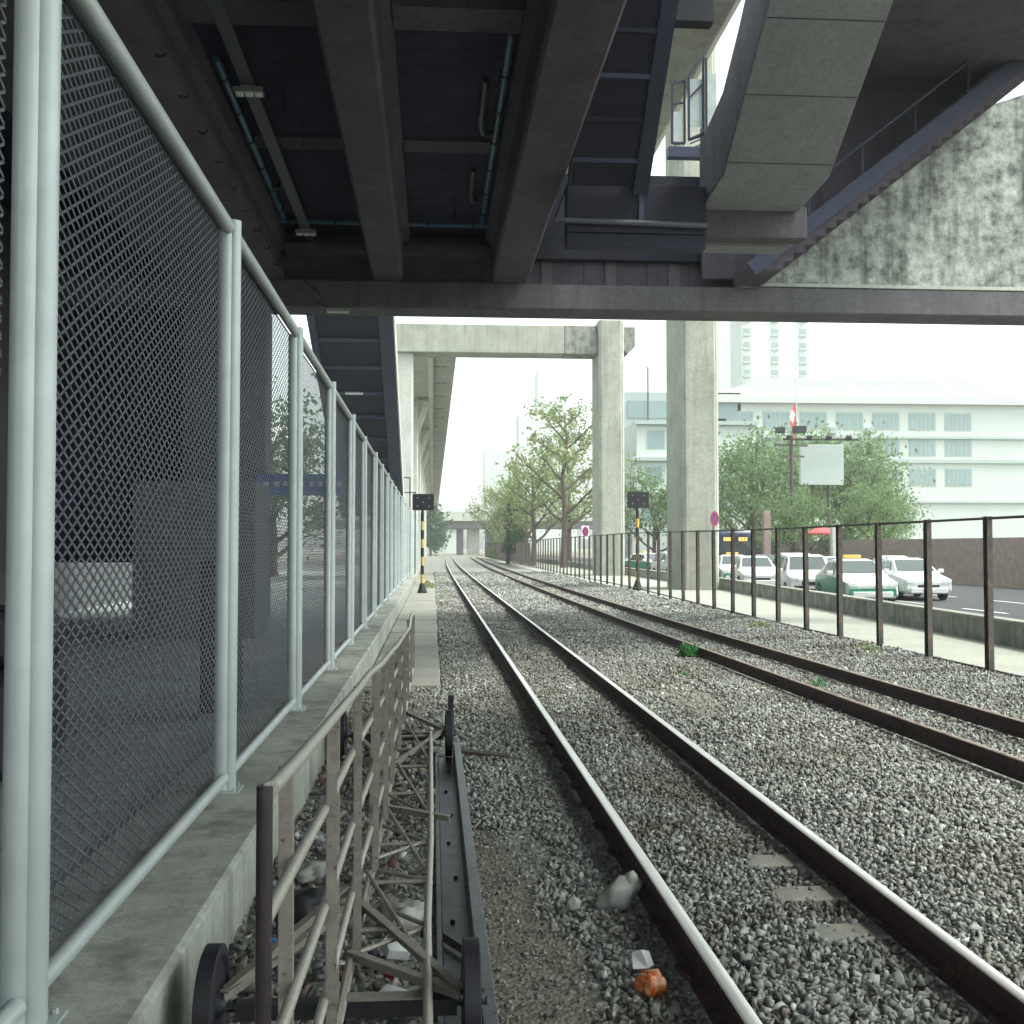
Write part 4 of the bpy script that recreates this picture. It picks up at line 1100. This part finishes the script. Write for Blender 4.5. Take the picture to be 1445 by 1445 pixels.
MB().tube([(-1.2, -1, 0), (-1.2, -1, 26.5)], .12, 6).build('mast', 'grey_conduit', gb_)
for i, (x0, x1, Y, h, lab) in enumerate(((-4, 3, 300, 4, 'small white hut under the flyover left of the track end'), (3.5, 7, 330, 7, 'pale house with reddish roof seen under the flyover'), (-16, -5, 320, 9, 'plain white block beyond the mesh fence end'))):
    o = empty('hut', ((x0 + x1) / 2, Y, 0), lab, 'house')
    hw = (x1 - x0) / 2
    MB().box(-hw, hw, 0, 8, -.1, h).build('wall', 'building_white', o)
    MB().prism([(-hw - .4, h + .01), (hw + .4, h + .01), (0, h + 1.6)], -.5, 8.5, 'y').build('roof', 'brick_wall' if i == 1 else 'roof_grey', o)

# ------------------------------------------------------------------ trees
def tree_meshes(seed, h, rad, base, nleaf, leaf, nb=9, tr=.28, spread=.55, cl=.9):
    rn = random.Random(seed); g = np.random.default_rng(seed)
    b = MB(); tips = []
    k = 7; pts = [Vector((0, 0, -.2))]; 
    for i in range(1, k + 1):
        pts.append(Vector((rn.uniform(-.12, .12) * i * .25 * rad * .3, rn.uniform(-.1, .1) * i * .3, h * .88 * i / k)))
    b.tube(pts, [tr * (1 - .85 * i / k) for i in range(k + 1)], 8)
    def P(f):
        x = f * k; i = min(int(x), k - 1); return pts[i].lerp(pts[i + 1], x - i)
    for j in range(nb):
        f = base + (1 - base) * (j + rn.random() * .5) / nb
        a = j * 2.4 + rn.random(); L = rad * (1.1 - .55 * (f - base) / (1 - base)) * rn.uniform(.75, 1.15)
        p0 = P(min(f * .95, .97)); dirv = Vector((math.cos(a), math.sin(a), spread + rn.uniform(-.1, .3))).normalized()
        q = [p0]
        for s in range(1, 5): q.append(p0 + dirv * L * s / 4 + Vector((rn.uniform(-.1, .1), rn.uniform(-.1, .1), .06 * s * s * .3)) * L * .4)
        r0_ = tr * (.55 - .3 * f)
        b.tube(q, [r0_ * (1 - .2 * s) + .012 for s in range(5)], 6)
        tips.append(q[-1])
        for s in range(6):
            u = rn.uniform(.3, 1.0) * 4; i = min(int(u), 3); c0 = q[i].lerp(q[i + 1], u - i)
            d2 = (dirv + Vector((rn.uniform(-1, 1), rn.uniform(-1, 1), rn.uniform(-.2, .9)))).normalized()
            L2 = L * rn.uniform(.25, .5); e = c0 + d2 * L2; mid = c0.lerp(e, .5) + Vector((rn.uniform(-.1, .1), rn.uniform(-.1, .1), rn.uniform(0, .15)))
            b.tube([c0, mid, e], [r0_ * .38, r0_ * .25, .01], 5); tips.append(e); tips.append(mid)
    tips.append(pts[-1] + Vector((0, 0, h * .08)))
    T = np.array([t[:] for t in tips])
    idx = g.integers(0, len(T), nleaf); 
    wt = g.uniform(.35, 1.3, len(T))
    ctr = T[idx] + g.normal(size=(nleaf, 3)) * (cl * wt[idx])[:, None] * np.array([1, 1, .75])
    sz = g.uniform(.6, 1.4, nleaf) * leaf
    u = g.normal(size=(nleaf, 3)); u /= np.linalg.norm(u, axis=1)[:, None]
    v = g.normal(size=(nleaf, 3)); v -= u * (u * v).sum(1)[:, None]; v /= np.linalg.norm(v, axis=1)[:, None]
    u = u * sz[:, None]; v = v * (sz * .55)[:, None]
    V = np.stack([ctr - u, ctr + v - u * .1, ctr + u, ctr - v - u * .1], 1).reshape(-1, 3)
    Fc = np.arange(nleaf * 4).reshape(-1, 4)
    return b, raw_mesh('foliage', V, Fc)
TREEG = 'trees beyond the post fence'
def tree(name, loc, lab, mat, rz=0, sc=1, src=None, grp=TREEG, **k):
    o = empty(name, loc, lab, 'tree', grp, rz); o.scale = (sc, sc, sc)
    if src is None:
        b, me = tree_meshes(**k)
        t_ = b.build('trunk', 'bark', o); f_ = link('crown', me, mat, o)
    else:
        for ch in src.children:
            c_ = ch.copy(); C.objects.link(c_); c_.parent = o
    return o
T1 = tree('street_tree', (11.9, 100, 0), 'tall thinly leaved tree with bare dark limbs left of the portal pier', 'leaf_young', seed=5, h=16, rad=5.0, base=.24, nleaf=3000, leaf=.17, nb=14, tr=.34, cl=.66)
T2 = tree('street_tree', (10.2, 112, 0), 'slender leafy tree just left of the tall bare limbed tree', 'leaf_young', seed=11, h=11.5, rad=4.2, base=.2, nleaf=2300, leaf=.18, nb=11, tr=.3, cl=.7)
tree('street_tree', (10.8, 128, 0), 'third tree back in the row behind the post fence', 'leaf_young', 1.2, .95, T2)
tree('street_tree', (10.0, 148, 0), 'fourth tree back in the row, above the dark utility post', 'leaf_young', 2.2, 1.0, T2)
tree('street_tree', (10.6, 175, 0), 'far tree in the row just before the flyover', 'leaf_young', 3.6, 1.05, T2)
tree('street_tree', (14.8, 120, 0), 'tree half hidden behind the portal pier', 'leaf_young', 4.1, 1.0, T1)
T3 = tree('broad_tree', (27.5, 93, 0), 'light green tree over the bus right of the nearest pier', 'leaf_mid', seed=21, h=10.5, rad=4.8, base=.14, nleaf=4800, leaf=.17, nb=13, tr=.3, cl=1.0)
tree('broad_tree', (28.6, 71, 0), 'low green tree below the grey billboard', 'leaf_mid', 1.1, .52, T3)
tree('broad_tree', (25.0, 75, 0), 'low green tree over the white sport utility car', 'leaf_mid', 2.6, .5, T3)
tree('broad_tree', (32.6, 78, 0), 'low green tree at the right of the grey billboard', 'leaf_mid', 4.4, .55, T3)
tree('broad_tree', (33.5, 99, 0), 'tall light green tree behind the grey billboard', 'leaf_mid', 3.1, 1.08, T3)
tree('broad_tree', (30.2, 104, 0), 'light green tree left of the utility pole before the white building', 'leaf_mid', 1.7, 1.05, T3)
tree('broad_tree', (37.2, 96, 0), 'light green tree right of the grey billboard', 'leaf_mid', .4, 1.0, T3)
tree('broad_tree', (39.5, 102, 0), 'light green tree at the far right before the white building', 'leaf_mid', 5.1, 1.1, T3)
tree('broad_tree', (21, 104, 0), 'green tree in the gap between the two piers', 'leaf_mid', 5.6, .8, T3)
T4 = tree('dark_tree', (-.5, 235, 0), 'round dark green tree behind the left lamp board near the flyover', 'leaf_dark', seed=31, h=10.5, rad=3.6, base=.1, nleaf=4500, leaf=.42, nb=10, tr=.3, cl=1.0)
tree('dark_tree', (-8.5, 60, 0), 'dark green tree seen through the mesh fence under the stair', 'leaf_dark', .8, .85, T3)
tree('dark_tree', (17, 240, 0), 'dark green tree at the right end of the flyover', 'leaf_dark', 1.8, 1.0, T4)
def bush(name, loc, sx, sy, sz, n_, leaf, mat, lab, seed, cat='bush'):
    g = np.random.default_rng(seed)
    d_ = g.normal(size=(n_, 3)); d_ /= np.linalg.norm(d_, axis=1)[:, None]
    r_ = g.uniform(.45, 1.0, n_) ** .5 * (1 + .25 * np.sin(d_[:, 0] * 5 + seed) * np.cos(d_[:, 2] * 4))
    ctr = d_ * r_[:, None] * np.array([sx, sy, sz]); ctr[:, 2] = np.abs(ctr[:, 2])
    s_ = g.uniform(.6, 1.4, n_) * leaf
    u = g.normal(size=(n_, 3)); u /= np.linalg.norm(u, axis=1)[:, None]
    v = g.normal(size=(n_, 3)); v -= u * (u * v).sum(1)[:, None]; v /= np.linalg.norm(v, axis=1)[:, None]
    u *= s_[:, None]; v *= (s_ * .5)[:, None]
    V = np.stack([ctr - u, ctr + v, ctr + u, ctr - v], 1).reshape(-1, 3)
    o = link(name, raw_mesh(name, V, np.arange(n_ * 4).reshape(-1, 4)), mat); o.location = loc
    return tag(o, lab, cat)
bush('climbing_bush', (8.9, 122, 1.2), 1.0, 12, 2.6, 2600, .2, 'leaf_dark', 'dark green creeper growing over the far post fence', 41)
bush('climbing_bush', (9.6, 160, .5), 1.2, 16, 3.4, 2200, .26, 'leaf_mid', 'green creeper over the farthest part of the post fence', 43)
bush('roadside_hedge', (27.6, 92, 0), 1.0, 30, 3.4, 5200, .2, 'leaf_mid', 'long green hedge along the far side of the road', 44, 'hedge')
bush('weed', (4.25, 18.2, 0), .17, .17, .24, 420, .035, 'weed_leaf', 'bright green weed growing beside the far track rail', 51, 'weed')
bush('weed', (3.55, 15.6, 0), .1, .1, .08, 70, .025, 'weed_leaf', 'small green weed on the sandy patch between the tracks', 52, 'weed')
bush('weed', (5.45 - .35, 14.4, 0), .1, .13, .1, 90, .025, 'weed_leaf', 'small weed growing between the dull brown rails', 53, 'weed')
bush('weed', (7.35, 24.5, 0), .35, .5, .16, 240, .04, 'leaf_young', 'yellowish weeds at the foot of the rusty post fence', 54, 'weed')
bush('weed', (7.5, 18.6, 0), .3, .5, .16, 200, .04, 'leaf_young', 'yellowish weeds by the fence kerb at the right edge', 55, 'weed')
bush('weed', (-.2, 50, 0), .3, 1.5, .3, 300, .06, 'leaf_young', 'yellowish weeds behind the left lamp board', 56, 'weed')

# ------------------------------------------------------------------ bigger litter
def blob(name, loc, size, mat, lab, cat, seed, jit=.3, rot=(0, 0, 0), sub=2, smooth=True):
    bm = bmesh.new(); bmesh.ops.create_icosphere(bm, subdivisions=sub, radius=1)
    rn = random.Random(seed)
    for v in bm.verts:
        n_ = v.co.normalized(); k_ = 1 + jit * (math.sin(n_.x * 5 + seed) * math.cos(n_.y * 4 + seed) * .6 + rn.uniform(-.4, .4))
        v.co = Vector((n_.x * size[0], n_.y * size[1], n_.z * size[2])) * k_
    me = bpy.data.meshes.new(name); bm.to_mesh(me); bm.free()
    me.polygons.foreach_set('use_smooth', [smooth] * len(me.polygons))
    o = link(name, me, mat); o.location = loc; o.rotation_euler = rot
    return tag(o, lab, cat)
sk0 = blob('grey_sack', (.955, 5.68, .065), (.125, .07, .07), 'sack', 'crumpled grey sack leaning against the nearest bright rail', 'sack', 21, .34, (0, R(-28), .2), 3)
blob('neck', (.1, 0, .03), (.035, .03, .045), 'sack', None, None, 4, .3, (0, 0, 0), 2).parent = sk0
blob('plastic_bag', (.905, 4.56, .055), (.06, .055, .05), 'plastic_orange', 'crumpled orange plastic bag on the stones by the near rail', 'bag', 3, .45, (0, 0, 0), 3)
pp = MB().add([(-.05, -.03, 0), (.01, -.05, .02), (.06, -.01, .0), (.05, .04, .03), (.0, .03, .05), (-.02, .06, .01)], [(0, 1, 2, 3, 4, 5)])
o = pp.build('paper_scrap', 'foam'); o.location = (.895, 4.76, .06); o.rotation_euler = (.4, .1, .3); tag(o, 'torn white paper scrap just behind the orange plastic bag', 'paper')
tag(MB().obox((.44, 9.72, .035), (.5, .1, .05), (.0, .04, -.35)).obox((.52, 9.62, .02), (.42, .07, .03), (0, 0, -.25)).build('broken_plank', 'timber', bevel=.008), 'dark broken plank beside the far end of the steel channel', 'plank')
blob('clear_bag', (-.13, 5.45, .06), (.11, .15, .05), 'sack', 'pale plastic bag under the gate braces', 'bag', 5, .6, (0, 0, 0), 3)
tag(MB().obox((-.16, 4.98, .07), (.11, .09, .05), (.3, .2, .4)).build('foam_block', 'foam', bevel=.006), 'white foam block lying under the gate frame', 'foam block')
tag(MB().obox((-.12, 4.1 + .35, .06), (.2, .1, .03), (.2, .1, -.5)).build('white_board', 'foam', bevel=.004), 'thin white board lying near the gate axle', 'board')
blob('red_wrapper', (-.17, 4.72, .06), (.035, .03, .02), 'sign_red', 'small red wrapper under the gate frame', 'wrapper', 8, .4)
blob('brown_wrapper', (-.6, 4.35, .07), (.08, .07, .05), 'plastic_orange', 'brown wrapper in the gap between gate and wall', 'wrapper', 9, .4)
blob('blue_bag', (-.68, 5.0, .06), (.07, .1, .045), 'banner_blue', 'blue plastic bag in the gap between gate and wall', 'bag', 10, .55, (0, 0, 0), 3)
blob('bin_bag', (-.62, 5.6, .07), (.12, .14, .07), 'black_iron', 'black bin bag in the gap between gate and wall', 'bag', 12, .55, (0, 0, 0), 3)
blob('pale_bag', (-.66, 6.2, .07), (.09, .11, .05), 'sack', 'pale crumpled bag in the gap between gate and wall', 'bag', 13, .6, (0, 0, 0), 3)
blob('pale_rock', (.71, 5.6, .05), (.045, .04, .04), 'sack', 'pale rock on the ballast left of the grey sack', 'rock', 14, .25, sub=1, smooth=False)
sd = MB().add([(3.1 + .5 * math.cos(a) * (1 + .2 * math.sin(3 * a)), 14.6 + 2.4 * math.sin(a) * (1 + .15 * math.cos(4 * a)), .011) for a in [2 * math.pi * k / 24 for k in range(24)]], [tuple(range(24))])
tag(sd.build('sand_patch', 'dirt'), kind='structure')

# ------------------------------------------------------------------ haze
hz = MB().box(-330, 380, -38, 640, -1.2, 120)
ho = hz.build('haze', None); tag(ho, kind='stuff')
hm = bpy.data.materials.new('haze'); hm.use_nodes = True
ht = hm.node_tree
for n_ in list(ht.nodes): ht.nodes.remove(n_)
out = ht.nodes.new('ShaderNodeOutputMaterial'); pv = ht.nodes.new('ShaderNodeVolumePrincipled')
pv.inputs['Color'].default_value = (.95, 1.0, .965, 1)
pv.inputs['Density'].default_value = .0006
pv.inputs['Anisotropy'].default_value = .2
ht.links.new(pv.outputs[0], out.inputs['Volume'])
ho.data.materials.append(hm)
